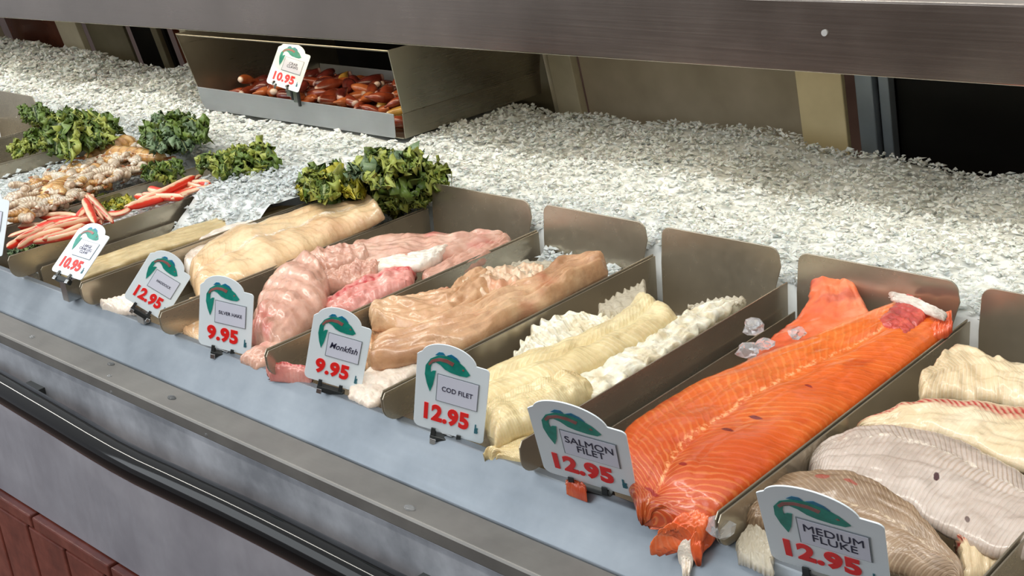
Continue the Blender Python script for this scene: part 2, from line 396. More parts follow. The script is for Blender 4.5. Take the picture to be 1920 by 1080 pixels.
for _ in range(52000):
    x = -.15 - 4.3 * random.random() ** 1.35; y = random.uniform(1.193, 1.765)
    if -2.30 < x < -1.665 and y > 1.415 and y < 1.76: continue
    d = -x
    s = random.uniform(.0032, .0068) * (1 + .34 * max(0, d - .8))
    P.append((x, y, icez(x, y) + random.uniform(-.004, .007))); S.append(s)
sh = shards('ice_chips', P, S, bed); sh['kind'] = 'stuff'

# ------------------------------------------------------------------ steel trays
ZT, ZF, YF, YB = .95, .880, .762, 1.183
def fish_tray(name, x0, x1, label, back=True, left_drop=.002, gap=.0012, zt=.988):
    mat = ST_TRAY
    r = empty(name, ((x0 + x1) / 2, (YF + YB) / 2, ZF - .0045), label, 'tray', 'open ended steel fish trays')
    xl = x0 + gap; xr = x1
    g = Geo(); g.box((xl, YF, ZF - .0015), (xr, YB, ZF)); bevel(g.build('tray_floor', mat, r), .0005)
    def side(x, ztop, nm):
        y0 = .722; pts = [(YB, ZF), (YF, ZF), (YF, .9135), (y0 + .018, .9135)]
        for i in range(7):
            a = i / 6 * math.pi / 2; pts.append((y0 + .018 - .018 * math.sin(a), .9315 - .018 * math.cos(a)))
        pts += [(y0, ztop - .006), (y0 + .004, ztop), (YB, ztop)]
        if ztop < .945: pts = [(YB, ZF), (YF, ZF), (YF, ztop - .004), (YF + .004, ztop), (YB, ztop)]
        g = Geo(); g.prism(pts, 0, x, x + .0016); return bevel(g.build(nm, mat, r), .0006)
    side(xl, ZT - left_drop, 'side_wall'); side(xr - .0016, ZT, 'side_wall')
    if back:
        xa, xb = x0 + .012, x1 - .014
        pts = [(xa + .004, ZF), (xb - .004, ZF), (xb - .002, ZT - .01), (xb + .004, zt - .022)]
        for i in range(6):
            a = i / 5 * math.pi / 2; pts.append((xb + .002 - .014 + .014 * math.cos(a), zt - .014 + .014 * math.sin(a)))
        for i in range(6):
            a = math.pi / 2 + i / 5 * math.pi / 2; pts.append((xa + .012 + .012 * math.cos(a), zt - .012 + .012 * math.sin(a)))
        pts.append((xa, ZT - .01))
        g = Geo(); q = [Vector((x, YB + (z - ZT) * .10, z)) for x, z in pts]; g.slab(q, (0, 1, 0), .0018); bevel(g.build('back_plate', mat, r), .0006)
    return r
TX = [-2.74, -2.53, -2.31, -1.905, -1.747, -1.540, -1.345, -1.125, -.927, -.733, -.517, -.312, -.10]
tr_names = ['steel tray cut by the left edge, leftmost of all with its back plate showing', 'steel tray between the leftmost tray and the shrimp, under flat kale leaves', 'wide steel tray holding the shrimp at left', 'steel tray holding the red and white crab sticks',
            'steel tray with only ice and a pale film between crab sticks and haddock', 'steel tray holding the haddock fillets behind the second price tag',
            'steel tray holding the pink hake lumps', 'steel tray holding the tan monkfish pieces', 'steel tray holding the pale cod fillets',
            'steel tray holding the orange salmon fillets', 'steel tray holding the fluke fillets at lower right', 'steel tray at the bottom right corner, mostly out of the picture']
trays = []
for i, lb in enumerate(tr_names):
    t_ = fish_tray('fish_tray', TX[i], TX[i + 1], lb, back=i not in (1, 2, 3, 4, 5), left_drop={4: .028, 9: .035}.get(i, .002), gap=.008 if i in (4, 9) else .0012, zt=1.012 if i == 0 else .988); trays.append(t_)

# ice in trays and behind kale
def ice_heap(name, x0, x1, y0, y1, zt, n, label, size=.007):
    V = []; Fc = []; st = .008
    xs = np.arange(x0, x1 + 1e-6, (x1 - x0) / max(2, int((x1 - x0) / st))); ys = np.arange(y0, y1 + 1e-6, (y1 - y0) / max(2, int((y1 - y0) / st)))
    def hh(x, y):
        t = min(1, (y - y0) / .08); t = max(0, t) ** .6
        return ZF + .001 + (zt - ZF) * t + .006 * noise.noise(Vector((x * 30, y * 30, 0)))
    for x in xs:
        for y in ys: V.append((x, y, hh(x, y) - .003))
    ny = len(ys)
    for i in range(len(xs) - 1):
        for j in range(ny - 1): Fc.append([i * ny + j, (i + 1) * ny + j, (i + 1) * ny + j + 1, i * ny + j + 1])
    o = mk(name, V, Fc, ICE_BASE, None, True); tag(o, label, 'ice', kind='stuff')
    P = []; S = []
    for _ in range(n):
        x = random.uniform(x0 + .005, x1 - .005); y = random.uniform(y0, y1); P.append((x, y, hh(x, y) + random.uniform(-.002, .006))); S.append(random.uniform(.6, 1.2) * size)
    c = shards('ice_chips', P, S, o); c['kind'] = 'stuff'; return o
ice_heap('crushed_ice', -1.735, -1.548, .97, 1.196, .962, 1100, 'heap of clear ice at the back of the tray between crab sticks and haddock')
ice_heap('crushed_ice', -2.298, -1.915, .78, 1.196, .924, 2600, 'ice filling the shrimp tray below the shrimp and kale')
ice_heap('crushed_ice', -1.897, -1.756, .80, 1.196, .926, 900, 'ice in the crab stick tray below the sticks and kale')
ice_heap('crushed_ice', -1.532, -1.352, 1.12, 1.196, .955, 400, 'ice at the back of the haddock tray below the kale')
ice_heap('crushed_ice', -1.11, -.935, 1.10, 1.178, .925, 260, 'clear ice film at the back of the monkfish tray')

# ------------------------------------------------------------------ fillets
def fillet(name, Lr, Rr, mat, label, cat, group=None, crown=.014, z0=.925, thick=.010, n=90, m=36, groove=0., wrinkle=.002, wfreq=30, edge=0., edgef=60, tip=(.06, .06), parent=None, power=4.0, seed=0, ridges=None):
    def P(p): return hz(p[0], p[1], p[2] if len(p) > 2 else z0)
    L = catmull([P(p) for p in Lr], n); R = catmull([P(p) for p in Rr], n)
    V = []; UV = []; Fc = []
    for i in range(n):
        u = i / (n - 1); a = min(1, u / tip[0] if tip[0] else 1); b = min(1, (1 - u) / tip[1] if tip[1] else 1)
        e = math.sqrt(max(0, 1 - (1 - a) ** 2)) * math.sqrt(max(0, 1 - (1 - b) ** 2))
        sdv = (R[i] - L[i]); wd_ = sdv.length; sdv = sdv.normalized() if wd_ > 1e-6 else Vector((1, 0, 0)); rg_ = min(.0035, wd_ * .06)
        jl = noise.noise(Vector((u * 14, seed, 31))) * rg_ + noise.noise(Vector((u * 45, seed, 33))) * rg_ * .4; jr = noise.noise(Vector((u * 14, seed, 37))) * rg_ * .6
        Li = L[i] + sdv * jl; Ri = R[i] + sdv * jr
        ws = [noise.noise(Vector((u * 9, seed, k))) for k in range(2)]
        for k in range(2 * m):
            top = k <= m
            t = k / m if top else 2 - k / m
            if not top and k == 2 * m: t = 0
            q = abs(2 * t - 1)
            pr = max(0, 1 - q ** power) ** .5
            p = Li.lerp(Ri, t)
            if i in (0, n - 1) or tip[0] * n > i or (1 - u) < tip[1]: p = p + (L[min(i + 1, n - 1)] - L[max(i - 1, 0)]).normalized() * .004 * noise.noise(Vector((t * 6, seed, 50 + (u > .5))))
            if edge and q > .5:
                w = (q - .5) * 2
                p = p + (R[i] - L[i]).normalized() * (1 if t > .5 else -1) * edge * w * math.sin(u * edgef * 6.28 / 10 + 2 * noise.noise(Vector((u * 8, t * 3, seed)))) 
                p.z += edge * w * .9 * math.sin(u * edgef * .9 + 3 * noise.noise(Vector((u * 11, t, seed + 2))))
            if top:
                h = crown * pr * e * (1 + .25 * ws[0])
                if groove: h -= groove * math.exp(-((t - .5 - .04 * ws[1]) / .06) ** 2) * e
                if ridges: h += ridges * e * pr * math.sin(t * 17 + 4 * noise.noise(Vector((u * 3, t * 2, seed))))
                h += wrinkle * pr * e * noise.noise(Vector((u * wfreq * .22 + t * 1.5, t * 5, seed))) + wrinkle * .35 * pr * noise.noise(Vector((u * wfreq * .6 + t * 3, t * 13, seed)))
                rdg = (1 - abs(noise.noise(Vector((u * 3.2 + t * 1.2, t * 4.5 + u * 1.5, seed + 7)))) * 3.2) ; rdg = max(0, rdg) ** 3
                h -= (.8 * wrinkle) * rdg * pr * e
                h += .0004 * noise.noise(Vector((p.x * 160, p.y * 160, seed))) * e
                p = p + Vector((0, 0, h))
            else:
                p = p - Vector((0, 0, thick * (max(0, 1 - q ** 4)) ** .5))
            V.append(p); UV.append((u, t))
    w = 2 * m
    for i in range(n - 1):
        for k in range(w):
            kk = (k + 1) % w; Fc.append([i * w + k, (i + 1) * w + k, (i + 1) * w + kk, i * w + kk])
    Fc.append(list(range(w))); Fc.append(list(range((n - 1) * w, n * w))[::-1])
    o = mk(name, V, Fc, mat, parent, True, UV)
    if label: tag(o, label, cat, group)
    return o

DKR = (120, 24, 14)
SAL = flesh('salmon_flesh', [(.25, (204, 78, 24)), (.5, (230, 104, 34)), (.75, (244, 130, 48))], 50, .30, 1.4, (250, 172, 96), line=((250, 176, 120), .48, .028), blotch=((176, 46, 20), 22, .60, .5), rough=.24, sss=.08, nscale=7, thin=.55, bump=.5, warp=9,
            spots=((.60, .66, .007, .055, DKR), (.67, .62, .008, .05, DKR), (.82, .60, .006, .04, (150, 34, 16)), (.45, .70, .005, .035, (150, 34, 16)), (.93, .45, .010, .16, (160, 36, 18))), shade_grad=((176, 62, 30), .35, .95, .8))  # gradient: the duller light on the front end is put into the salmon colour
SAL2 = flesh('salmon_tail_flesh', [(.25, (218, 84, 44)), (.5, (238, 110, 58)), (.75, (250, 150, 110))], 9, .15, 1., (255, 200, 160), blotch=((176, 44, 36), 24, .54, .6), rough=.26, nscale=14, warp=10)
COD = flesh('cod_flesh', [(.25, (200, 174, 120)), (.5, (226, 206, 156)), (.75, (240, 226, 184))], 40, .22, 1.2, (252, 244, 216), rough=.28, nscale=10, thin=.4, warp=10, blotch=((206, 172, 120), 12, .58, .5))
CODR = flesh('cod_belly', [(.25, (222, 212, 184)), (.5, (240, 234, 212)), (.8, (252, 248, 236))], 22, .5, .2, (255, 255, 248), rough=.3, nscale=20, thin=.4, bump=.9, blotch=((206, 186, 140), 40, .5, .6))
MONK = flesh('monkfish_flesh', [(.22, (166, 114, 82)), (.5, (204, 160, 120)), (.78, (230, 198, 158))], 5, .0, 1., (244, 214, 180), blotch=((190, 108, 80), 14, .58, .6), rough=.22, nscale=12, bump=.75)
HAKE = flesh('pink_fish_flesh', [(.22, (186, 126, 108)), (.5, (214, 166, 144)), (.78, (236, 204, 184))], 10, .08, .8, (250, 232, 224), blotch=((204, 100, 98), 15, .58, .6), rough=.22, nscale=12, bump=.55, warp=12)
HAKEW = flesh('white_fish_skin', [(.25, (228, 208, 190)), (.5, (242, 230, 214)), (.8, (250, 244, 234))], 10, .1, .5, (255, 250, 244), rough=.3, nscale=16)
HAKER = flesh('red_streaked_flesh', [(.25, (204, 110, 104)), (.5, (224, 148, 136)), (.8, (242, 188, 174))], 12, .12, .4, (250, 214, 204), blood=((196, 62, 64), .3, .2, .9), rough=.24, nscale=14, warp=12)
HADD = flesh('haddock_flesh', [(.25, (212, 168, 122)), (.5, (234, 200, 154)), (.8, (246, 224, 186))], 26, .30, 1.2, (196, 142, 98), line=((252, 240, 226), .55, .06), rough=.26, nscale=8, thin=.55, warp=10, band=(.1, 1., .48), blotch=((204, 140, 100), 9, .58, .5))
HADDW = flesh('haddock_pale', [(.25, (218, 196, 176)), (.5, (236, 222, 206)), (.8, (246, 238, 228))], 14, .1, 1., (252, 246, 238), blotch=((196, 128, 96), 14, .6, .5), rough=.28)
FLU = flesh('fluke_tan', [(.25, (204, 176, 134)), (.5, (228, 204, 164)), (.8, (242, 226, 194))], 30, .22, 1.2, (250, 240, 220), rough=.26, nscale=8, thin=.5, warp=9, blotch=((210, 176, 124), 9, .56, .5))
FLUW = flesh('fluke_pale', [(.25, (170, 150, 134)), (.5, (198, 182, 170)), (.8, (224, 214, 206))], 50, .55, .9, (160, 130, 98), rough=.2, nscale=7, thin=.5, vc=.30, warp=6, band=(1., .22, .42), line=((236, 224, 206), .30, .03), spots=((.56, .60, .014, .045, (70, 34, 34)), (.72, .86, .012, .03, (110, 90, 84))))
FLUR = flesh('fluke_red_line', [(.25, (204, 176, 136)), (.5, (226, 204, 166)), (.8, (240, 224, 196))], 30, .2, 1.4, (250, 236, 210), blood=((184, 60, 54), .20, .15, .9), rough=.24, nscale=10, warp=10)
FLUD = flesh('fluke_dark', [(.25, (122, 96, 72)), (.5, (152, 126, 100)), (.8, (180, 156, 130))], 44, .4, 1.6, (206, 182, 150), line=((206, 184, 154), .50, .02), rough=.22, nscale=8, thin=.5, warp=7, spots=((.36, .22, .03, .04, (150, 74, 56)), (.46, .26, .03, .03, (150, 74, 56))))
FILM = M('wet_film').set(base=lin((214, 204, 182)), rough=.18, trans=.35, ior=1.33, alpha=.85).m

# salmon
fillet('salmon_fillet', [(1517, 514, .955), (1516, 560, .948), (1490, 600, .94), (1440, 640, .935), (1388, 690, .925), (1330, 740, .92)],
       [(1597, 524, .96), (1628, 585, .95), (1650, 640, .94), (1600, 700, .93), (1520, 740, .92), (1420, 790, .915)], SAL2, 'orange salmon fillet lying behind, its broad tail turned up against the back plate', 'fish fillet', 'salmon fillets', crown=.010, z0=.94, seed=1, tip=(.03, .1))
fillet('salmon_fillet', [(1700, 566, .95), (1640, 590, .946), (1560, 625, .942), (1465, 660, .938), (1389, 690, .934), (1280, 738, .932), (1200, 788, .93), (1165, 820, .928), (1158, 868, .926), (1186, 935, .925), (1194, 962, .922)],
       [(1782, 605, .955), (1768, 632, .948), (1722, 672, .945), (1650, 728, .943), (1555, 802, .943), (1461, 876, .943), (1389, 930, .942), (1352, 960, .938), (1330, 980, .93), (1285, 988, .925), (1225, 974, .920)],
       SAL, 'large orange salmon fillet with pale wavy bands filling the tray, nearest of the salmon', 'fish fillet', 'salmon fillets', crown=.016, groove=.003, wrinkle=.002, wfreq=24, seed=2, n=150, m=60, tip=(.02, .05), z0=.93)
fillet('salmon_tail_piece', [(1700, 556, .965), (1672, 580, .96), (1640, 610, .955)], [(1745, 585, .965), (1725, 610, .96), (1700, 640, .955)], flesh('dark_red_tail', [(.3, (150, 40, 40)), (.55, (200, 74, 60)), (.8, (236, 120, 80))], 8, .1, 1, (230, 150, 140), nscale=40),
       'dark red torn end of salmon near the back plate', 'fish piece', None, crown=.008, z0=.96, seed=3)
fillet('salmon_tail_piece', [(1742, 610, .955), (1775, 588, .965), (1784, 586, .968)], [(1740, 640, .95), (1775, 625, .955), (1786, 612, .962)], SAL2, 'small orange salmon corner turned up at the right tray wall', 'fish piece', None, crown=.006, z0=.96, seed=4)
fillet('salmon_skin_strip', [(1668, 550, .972), (1700, 556, .972), (1740, 572, .972), (1775, 590, .972)], [(1672, 562, .968), (1700, 572, .968), (1738, 588, .968), (1770, 600, .968)], plain('silver_skin', (206, 196, 184), .25, 0, 30, 60),
       'white silvery strip of salmon skin standing at the back plate', 'fish skin', None, crown=.004, z0=.97, seed=5, thick=.003)
fillet('salmon_scrap', [(1300, 960, .93), (1262, 985, .925), (1232, 1010, .915), (1218, 1024, .908)], [(1335, 980, .93), (1320, 1005, .922), (1290, 1018, .912), (1262, 1022, .905)], SAL2,
       'pointed orange salmon scrap hanging over the steel lip, the wider of two', 'fish piece', None, crown=.010, z0=.92, seed=6, tip=(.1, .25))
fillet('salmon_scrap', [(1318, 968, .93), (1302, 1000, .922), (1295, 1025, .912), (1302, 1042, .905)], [(1348, 965, .93), (1342, 1000, .922), (1322, 1020, .912), (1316, 1044, .905)], SAL2,
       'narrow orange salmon scrap hanging over the steel lip, the right one of two', 'fish piece', None, crown=.010, z0=.92, seed=7, tip=(.1, .25))
fillet('salmon_scrap', [(1282, 1015, .912), (1270, 1035, .902), (1276, 1055, .893), (1280, 1078, .888)], [(1300, 1022, .912), (1300, 1045, .902), (1296, 1062, .893), (1292, 1078, .888)], HAKEW,
       'whitish fatty scrap hanging lowest on the steel lip', 'fish piece', None, crown=.006, z0=.90, seed=8, tip=(.1, .3))
fillet('salmon_scrap', [(1062, 905, .918), (1080, 906, .918), (1098, 915, .918)], [(1065, 914, .915), (1082, 922, .915), (1100, 928, .915)], SAL2, 'small pink scrap below the salmon price tag', 'fish piece', None, crown=.006, z0=.918, seed=9, n=24, m=12)

# cod
fillet('cod_fillet', [(1180, 590, .94), (1120, 597, .938), (1060, 592, .94), (1010, 612, .938), (984, 640, .932), (964, 678, .925)], [(1215, 612, .93), (1150, 622, .93), (1100, 640, .928), (1050, 658, .926), (1010, 670, .924), (970, 684, .922)],
       CODR, 'white ruffled cod belly flap along the left tray wall', 'fish fillet', 'cod fillets', crown=.009, edge=.0035, edgef=75, seed=11, wrinkle=.004, wfreq=70, ridges=.001)
fillet('cod_fillet', [(1330, 575, .94), (1270, 600, .94), (1213, 640, .94), (1147, 668, .938), (1095, 700, .934), (1050, 718, .93), (1050, 735, .928)], [(1400, 566, .942), (1338, 602, .942), (1272, 650, .94), (1200, 694, .938), (1160, 722, .935), (1120, 745, .932), (1092, 752, .928)],
       CODR, 'white flaky cod strip along the right tray wall', 'fish fillet', 'cod fillets', crown=.008, edge=.0025, edgef=90, seed=12, wrinkle=.005, wfreq=80)
fillet('cod_fillet', [(1200, 558, .945), (1170, 592, .942), (1113, 628, .940), (1013, 668, .938), (950, 690, .934), (910, 706, .93), (880, 725, .928)], [(1275, 598, .945), (1240, 628, .942), (1180, 664, .94), (1090, 706, .938), (1010, 732, .934), (930, 765, .93), (895, 785, .927)],
       COD, 'long pale yellow cod loin running the whole length of its tray', 'fish fillet', 'cod fillets', crown=.017, groove=.005, seed=13, tip=(.06, .06), wrinkle=.002)
fillet('cod_fillet', [(1085, 720, .935), (1040, 722, .935), (990, 738, .934), (930, 766, .93), (905, 785, .928)], [(1120, 745, .93), (1080, 760, .93), (1030, 790, .928), (970, 818, .925), (930, 838, .922)],
       COD, 'thick pale cod piece lying across the front of its tray', 'fish fillet', 'cod fillets', crown=.020, seed=14, wrinkle=.003, tip=(.08, .1))
fillet('cod_fillet', [(1060, 775, .92), (1010, 805, .915), (960, 832, .915), (905, 850, .915)], [(1060, 800, .912), (1010, 850, .91), (985, 870, .91), (935, 862, .91)], COD, 'low beige cod end under the thick front piece, next to the salmon tag', 'fish fillet', 'cod fillets', crown=.008, z0=.915, seed=15)
fillet('fish_film', [(1210, 530, .955), (1165, 552, .95), (1128, 575, .945), (1120, 590, .94)], [(1214, 570, .95), (1190, 590, .945), (1165, 598, .942), (1130, 598, .94)], FILM, 'thin translucent flap at the back of the cod tray', 'fish skin', None, crown=.008, edge=.003, thick=.002, seed=16)
fillet('fish_film', [(1290, 575, .942), (1340, 562, .944), (1395, 560, .946)], [(1310, 592, .942), (1350, 582, .944), (1398, 566, .946)], FILM, 'thin glassy film at the back right corner of the cod tray', 'fish skin', None, crown=.003, edge=.002, thick=.002, seed=17)

# monkfish (tan pieces)
fillet('monkfish_piece', [(1135, 494, .95), (1090, 494, .95), (1045, 505, .948), (1000, 540, .946), (935, 556, .944), (880, 590, .94), (800, 625, .935), (700, 650, .93)], [(1140, 512, .95), (1085, 542, .948), (1030, 575, .946), (975, 598, .944), (890, 645, .94), (800, 670, .935), (710, 690, .93), (690, 680, .93)],
       MONK, 'long tan monkfish tail running from the back corner to the front', 'fish piece', 'monkfish pieces', crown=.022, seed=21, wrinkle=.008, wfreq=26, tip=(.03, .1), ridges=.0015)
fillet('monkfish_piece', [(905, 510, .955), (865, 532, .952), (840, 560, .948), (790, 562, .945), (725, 573, .942), (692, 592, .94)], [(940, 545, .95), (900, 575, .948), (860, 600, .944), (805, 622, .94), (735, 618, .938), (698, 610, .938)],
       MONK, 'tan rounded monkfish lump pointing to the left tray wall', 'fish piece', 'monkfish pieces', crown=.018, seed=22, wrinkle=.006, wfreq=30, ridges=.0012)
fillet('monkfish_piece', [(1020, 505, .95), (975, 503, .955), (925, 506, .958), (890, 520, .955), (862, 534, .952)], [(1030, 545, .948), (985, 560, .95), (945, 570, .95), (905, 575, .95), (865, 570, .946)],
       flesh('monk_film', [(.25, (196, 160, 128)), (.5, (222, 190, 158)), (.8, (238, 216, 190))], 12, .2, .6, (244, 226, 204), blotch=((212, 128, 84), 20, .56, .5), nscale=22, bump=.8), 'wrinkled orange-tan membrane piece at the back of the monkfish', 'fish piece', 'monkfish pieces', crown=.012, seed=23, wrinkle=.010, wfreq=45)
fillet('monkfish_piece', [(842, 545, .94), (800, 553, .94), (760, 566, .938)], [(846, 560, .935), (800, 572, .935), (765, 576, .935)], MONK, 'narrow dark tan monkfish strip behind the rounded lump', 'fish piece', 'monkfish pieces', crown=.008, seed=24)
fillet('monkfish_piece', [(800, 615, .925), (740, 618, .925), (700, 622, .922), (680, 640, .92)], [(790, 680, .92), (740, 690, .918), (700, 700, .916), (685, 690, .915)], MONK, 'brown-tan monkfish piece under the long tail beside the handwritten tag', 'fish piece', 'monkfish pieces', crown=.010, seed=25, wrinkle=.006)
fillet('monkfish_piece', [(800, 660, .925), (740, 672, .925), (695, 690, .922), (660, 722, .918), (652, 742, .915)], [(800, 690, .92), (765, 712, .918), (725, 742, .916), (708, 758, .915), (690, 762, .914)], HADDW, 'pale pink monkfish piece at the front corner between two tags', 'fish piece', 'monkfish pieces', crown=.007, seed=26, tip=(.1, .2))
fillet('fish_film', [(1060, 500, .952), (1000, 496, .95), (960, 500, .95)], [(1050, 520, .95), (1000, 530, .95), (950, 530, .95)], FILM, 'clear wet film over the back of the monkfish', 'fish skin', None, crown=.010, edge=.002, thick=.002, seed=27)

# pink fish behind the silver hake tag and monkfish tag
fillet('pink_fish_piece', [(945, 445, .945), (900, 448, .945), (840, 448, .948), (780, 445, .95), (720, 452, .948), (660, 470, .945)], [(950, 460, .94), (880, 480, .942), (800, 500, .944), (740, 505, .944), (690, 505, .942), (655, 495, .94)], HAKE,
       'long pinkish fish piece along the back left of the hake tray', 'fish piece', 'pink fish pieces', crown=.016, seed=31, wrinkle=.005)
fillet('pink_fish_piece', [(955, 448, .942), (890, 470, .942), (830, 500, .94), (790, 520, .938)], [(960, 462, .94), (900, 495, .94), (850, 520, .936), (800, 545, .932)], HAKE, 'pale pink strip along the right wall of the hake tray', 'fish piece', 'pink fish pieces', crown=.012, seed=32, wrinkle=.004)
fillet('pink_fish_piece', [(845, 462, .955), (800, 472, .955), (740, 485, .953), (695, 498, .95)], [(825, 485, .952), (790, 502, .952), (750, 506, .95), (705, 508, .95)], HAKEW, 'cream white patch of fish skin in the middle of the hake tray', 'fish piece', 'pink fish pieces', crown=.008, seed=33)
fillet('pink_fish_piece', [(780, 508, .945), (735, 512, .945), (690, 528, .942), (640, 552, .938), (600, 580, .932)], [(772, 540, .938), (735, 555, .936), (700, 572, .932), (660, 590, .928), (625, 600, .925)], HAKER, 'red streaked pink fish piece in front of the cream patch', 'fish piece', 'pink fish pieces', crown=.014, seed=34, wrinkle=.005, ridges=.0012)
fillet('pink_fish_piece', [(685, 472, .95), (640, 474, .95), (595, 480, .948), (568, 492, .944)], [(695, 492, .948), (655, 506, .946), (620, 516, .944), (580, 512, .94)], HAKE, 'upper rounded pink lump above the big front lump', 'fish piece', 'pink fish pieces', crown=.018, seed=35, wrinkle=.005)
fillet('pink_fish_piece', [(715, 500, .95), (670, 502, .95), (630, 515, .948), (605, 525, .944)], [(705, 522, .945), (670, 532, .944), (635, 540, .942), (612, 548, .938)], HAKE, 'middle pink lump pressed against the red streaked piece', 'fish piece', 'pink fish pieces', crown=.014, seed=36, wrinkle=.005)
fillet('pink_fish_piece', [(575, 495, .95), (540, 510, .948), (505, 535, .942), (488, 565, .935), (478, 600, .925), (470, 640, .918)], [(618, 530, .946), (618, 555, .942), (608, 585, .936), (590, 605, .93), (555, 640, .922), (520, 668, .915)], HAKE,
       'big rounded pink fish lump bulging at the front of the hake tray', 'fish piece', 'pink fish pieces', crown=.030, seed=37, wrinkle=.0045, wfreq=30, n=80, power=2.2)
fillet('pink_fish_piece', [(500, 692, .92), (540, 690, .925), (585, 700, .922)], [(505, 703, .915), (540, 708, .916), (580, 715, .914)], HAKER, 'dark pink fish end lying at the lip left of the handwritten tag', 'fish piece', 'pink fish pieces', crown=.010, seed=38, n=40, m=20)
fillet('pink_fish_piece', [(575, 592, .93), (530, 630, .925), (490, 652, .92), (450, 672, .915)], [(580, 612, .925), (545, 650, .92), (515, 680, .914), (480, 690, .912)], HAKE, 'lower pink fish strip under the big front lump', 'fish piece', 'pink fish pieces', crown=.010, seed=39)

# haddock
fillet('haddock_fillet', [(688, 376, .965), (665, 392, .955), (610, 396, .95), (560, 406, .95), (490, 428, .948), (420, 448, .946), (380, 480, .940), (355, 515, .932)], [(722, 406, .965), (690, 425, .955), (640, 450, .948), (575, 482, .946), (510, 510, .944), (455, 532, .94), (420, 548, .932), (370, 560, .925)],
       HADD, 'long tan haddock fillet with a row of pale bones and an upturned tail', 'fish fillet', 'haddock fillets', crown=.022, groove=.003, seed=41, n=110, tip=(.02, .08), wrinkle=.003, wfreq=20)
fillet('haddock_fillet', [(480, 424, .938), (430, 432, .936), (385, 450, .934), (355, 475, .93), (345, 500, .925)], [(500, 440, .93), (430, 470, .93), (395, 500, .926), (380, 520, .922), (360, 530, .92)], HADDW, 'whitish haddock fillet edge showing left of the long one', 'fish fillet', 'haddock fillets', crown=.014, seed=42)
fillet('haddock_fillet', [(245, 552, .925), (215, 562, .922), (188, 570, .916)], [(260, 585, .918), (230, 588, .914), (195, 578, .913)], HADDW, 'pale pinkish haddock end at the lip left of the haddock tag', 'fish fillet', 'haddock fillets', crown=.008, seed=43, n=40, m=20)
fillet('haddock_fillet', [(355, 560, .92), (330, 600, .915), (345, 625, .913)], [(420, 560, .918), (400, 600, .914), (380, 640, .912)], HADD, 'brownish haddock end in the gap between two tags', 'fish fillet', 'haddock fillets', crown=.006, seed=44, n=40, m=20)

# flat pale fillet under ice in the tray without a tag
fillet('pale_fillet', [(470, 395, .935), (400, 412, .932), (320, 438, .93), (230, 468, .926), (170, 490, .92), (110, 510, .914)], [(560, 385, .94), (480, 412, .934), (400, 440, .93), (300, 470, .926), (220, 500, .92), (150, 525, .914)],
       flesh('beige_flat_fish', [(.25, (176, 152, 104)), (.5, (200, 178, 130)), (.8, (222, 204, 160))], 12, .25, .6, (236, 220, 180), nscale=16), 'flat beige fillet under ice in the tray between crab sticks and haddock', 'fish fillet', None, crown=.006, seed=45)

# fluke
fillet('fluke_fillet', [(1722, 722, .948), (1745, 695, .952), (1785, 658, .955), (1822, 662, .955), (1870, 684, .952), (1960, 690, .95)], [(1726, 752, .94), (1765, 752, .94), (1810, 755, .94), (1860, 756, .94), (1920, 768, .94), (1985, 775, .94)],
       FLU, 'tan fluke fillet with a frilly translucent end, topmost in its tray', 'fish fillet', 'fluke fillets', crown=.014, edge=.003, edgef=30, seed=51, tip=(.05, .02))
fillet('fluke_fillet', [(1606, 800, .935), (1655, 783, .942), (1700, 760, .95), (1790, 754, .95), (1880, 765, .95), (1990, 785, .95)], [(1610, 810, .932), (1662, 818, .936), (1720, 815, .942), (1800, 832, .944), (1880, 870, .944), (1990, 905, .944)],
       FLUR, 'pale fluke fillet with a red blood line along its upper edge', 'fish fillet', 'fluke fillets', crown=.010, seed=52, tip=(.1, .02))
fillet('fluke_fillet', [(1514, 880, .925), (1530, 850, .932), (1568, 826, .938), (1620, 806, .952), (1700, 808, .952), (1780, 824, .952), (1860, 860, .95), (1930, 905, .948), (1990, 950, .945)],
       [(1518, 892, .925), (1560, 912, .936), (1620, 925, .936), (1690, 955, .936), (1740, 985, .936), (1790, 1010, .936), (1850, 1040, .936), (1900, 1045, .936), (1960, 1040, .936)],
       FLUW, 'broad grey-white fluke fillet with fine ribs and a small dark hole', 'fish fillet', 'fluke fillets', crown=.012, seed=53, n=120, m=50, tip=(.06, .02))
fillet('fluke_fillet', [(1396, 976, .922), (1408, 940, .925), (1448, 905, .930), (1510, 890, .936), (1590, 888, .948), (1670, 925, .948), (1730, 975, .945), (1770, 1025, .942), (1800, 1065, .94), (1810, 1092, .936)],
       [(1398, 984, .920), (1420, 986, .922), (1450, 996, .922), (1500, 1012, .922), (1560, 1030, .922), (1624, 1050, .922), (1680, 1072, .922), (1735, 1092, .922), (1775, 1106, .924), (1795, 1112, .928)],
       FLUD, 'brownish fluke fillet with fine ribs lying behind the fluke price tag', 'fish fillet', 'fluke fillets', crown=.012, seed=54, n=120, m=50)
fillet('fluke_fillet', [(1790, 1000, .936), (1850, 1025, .93), (1900, 1035, .93)], [(1810, 1100, .92), (1850, 1090, .92), (1890, 1070, .92)], FLUR, 'pinkish fluke end in the lower right corner of its tray', 'fish fillet', 'fluke fillets', crown=.010, seed=55, n=40, m=20)
fillet('fish_film', [(1380, 1020, .915), (1410, 985, .92), (1450, 1010, .92)], [(1385, 1045, .913), (1420, 1065, .913), (1450, 1080, .913)], FILM, 'grey translucent film at the lip left of the fluke tag', 'fish skin', None, crown=.005, seed=56)

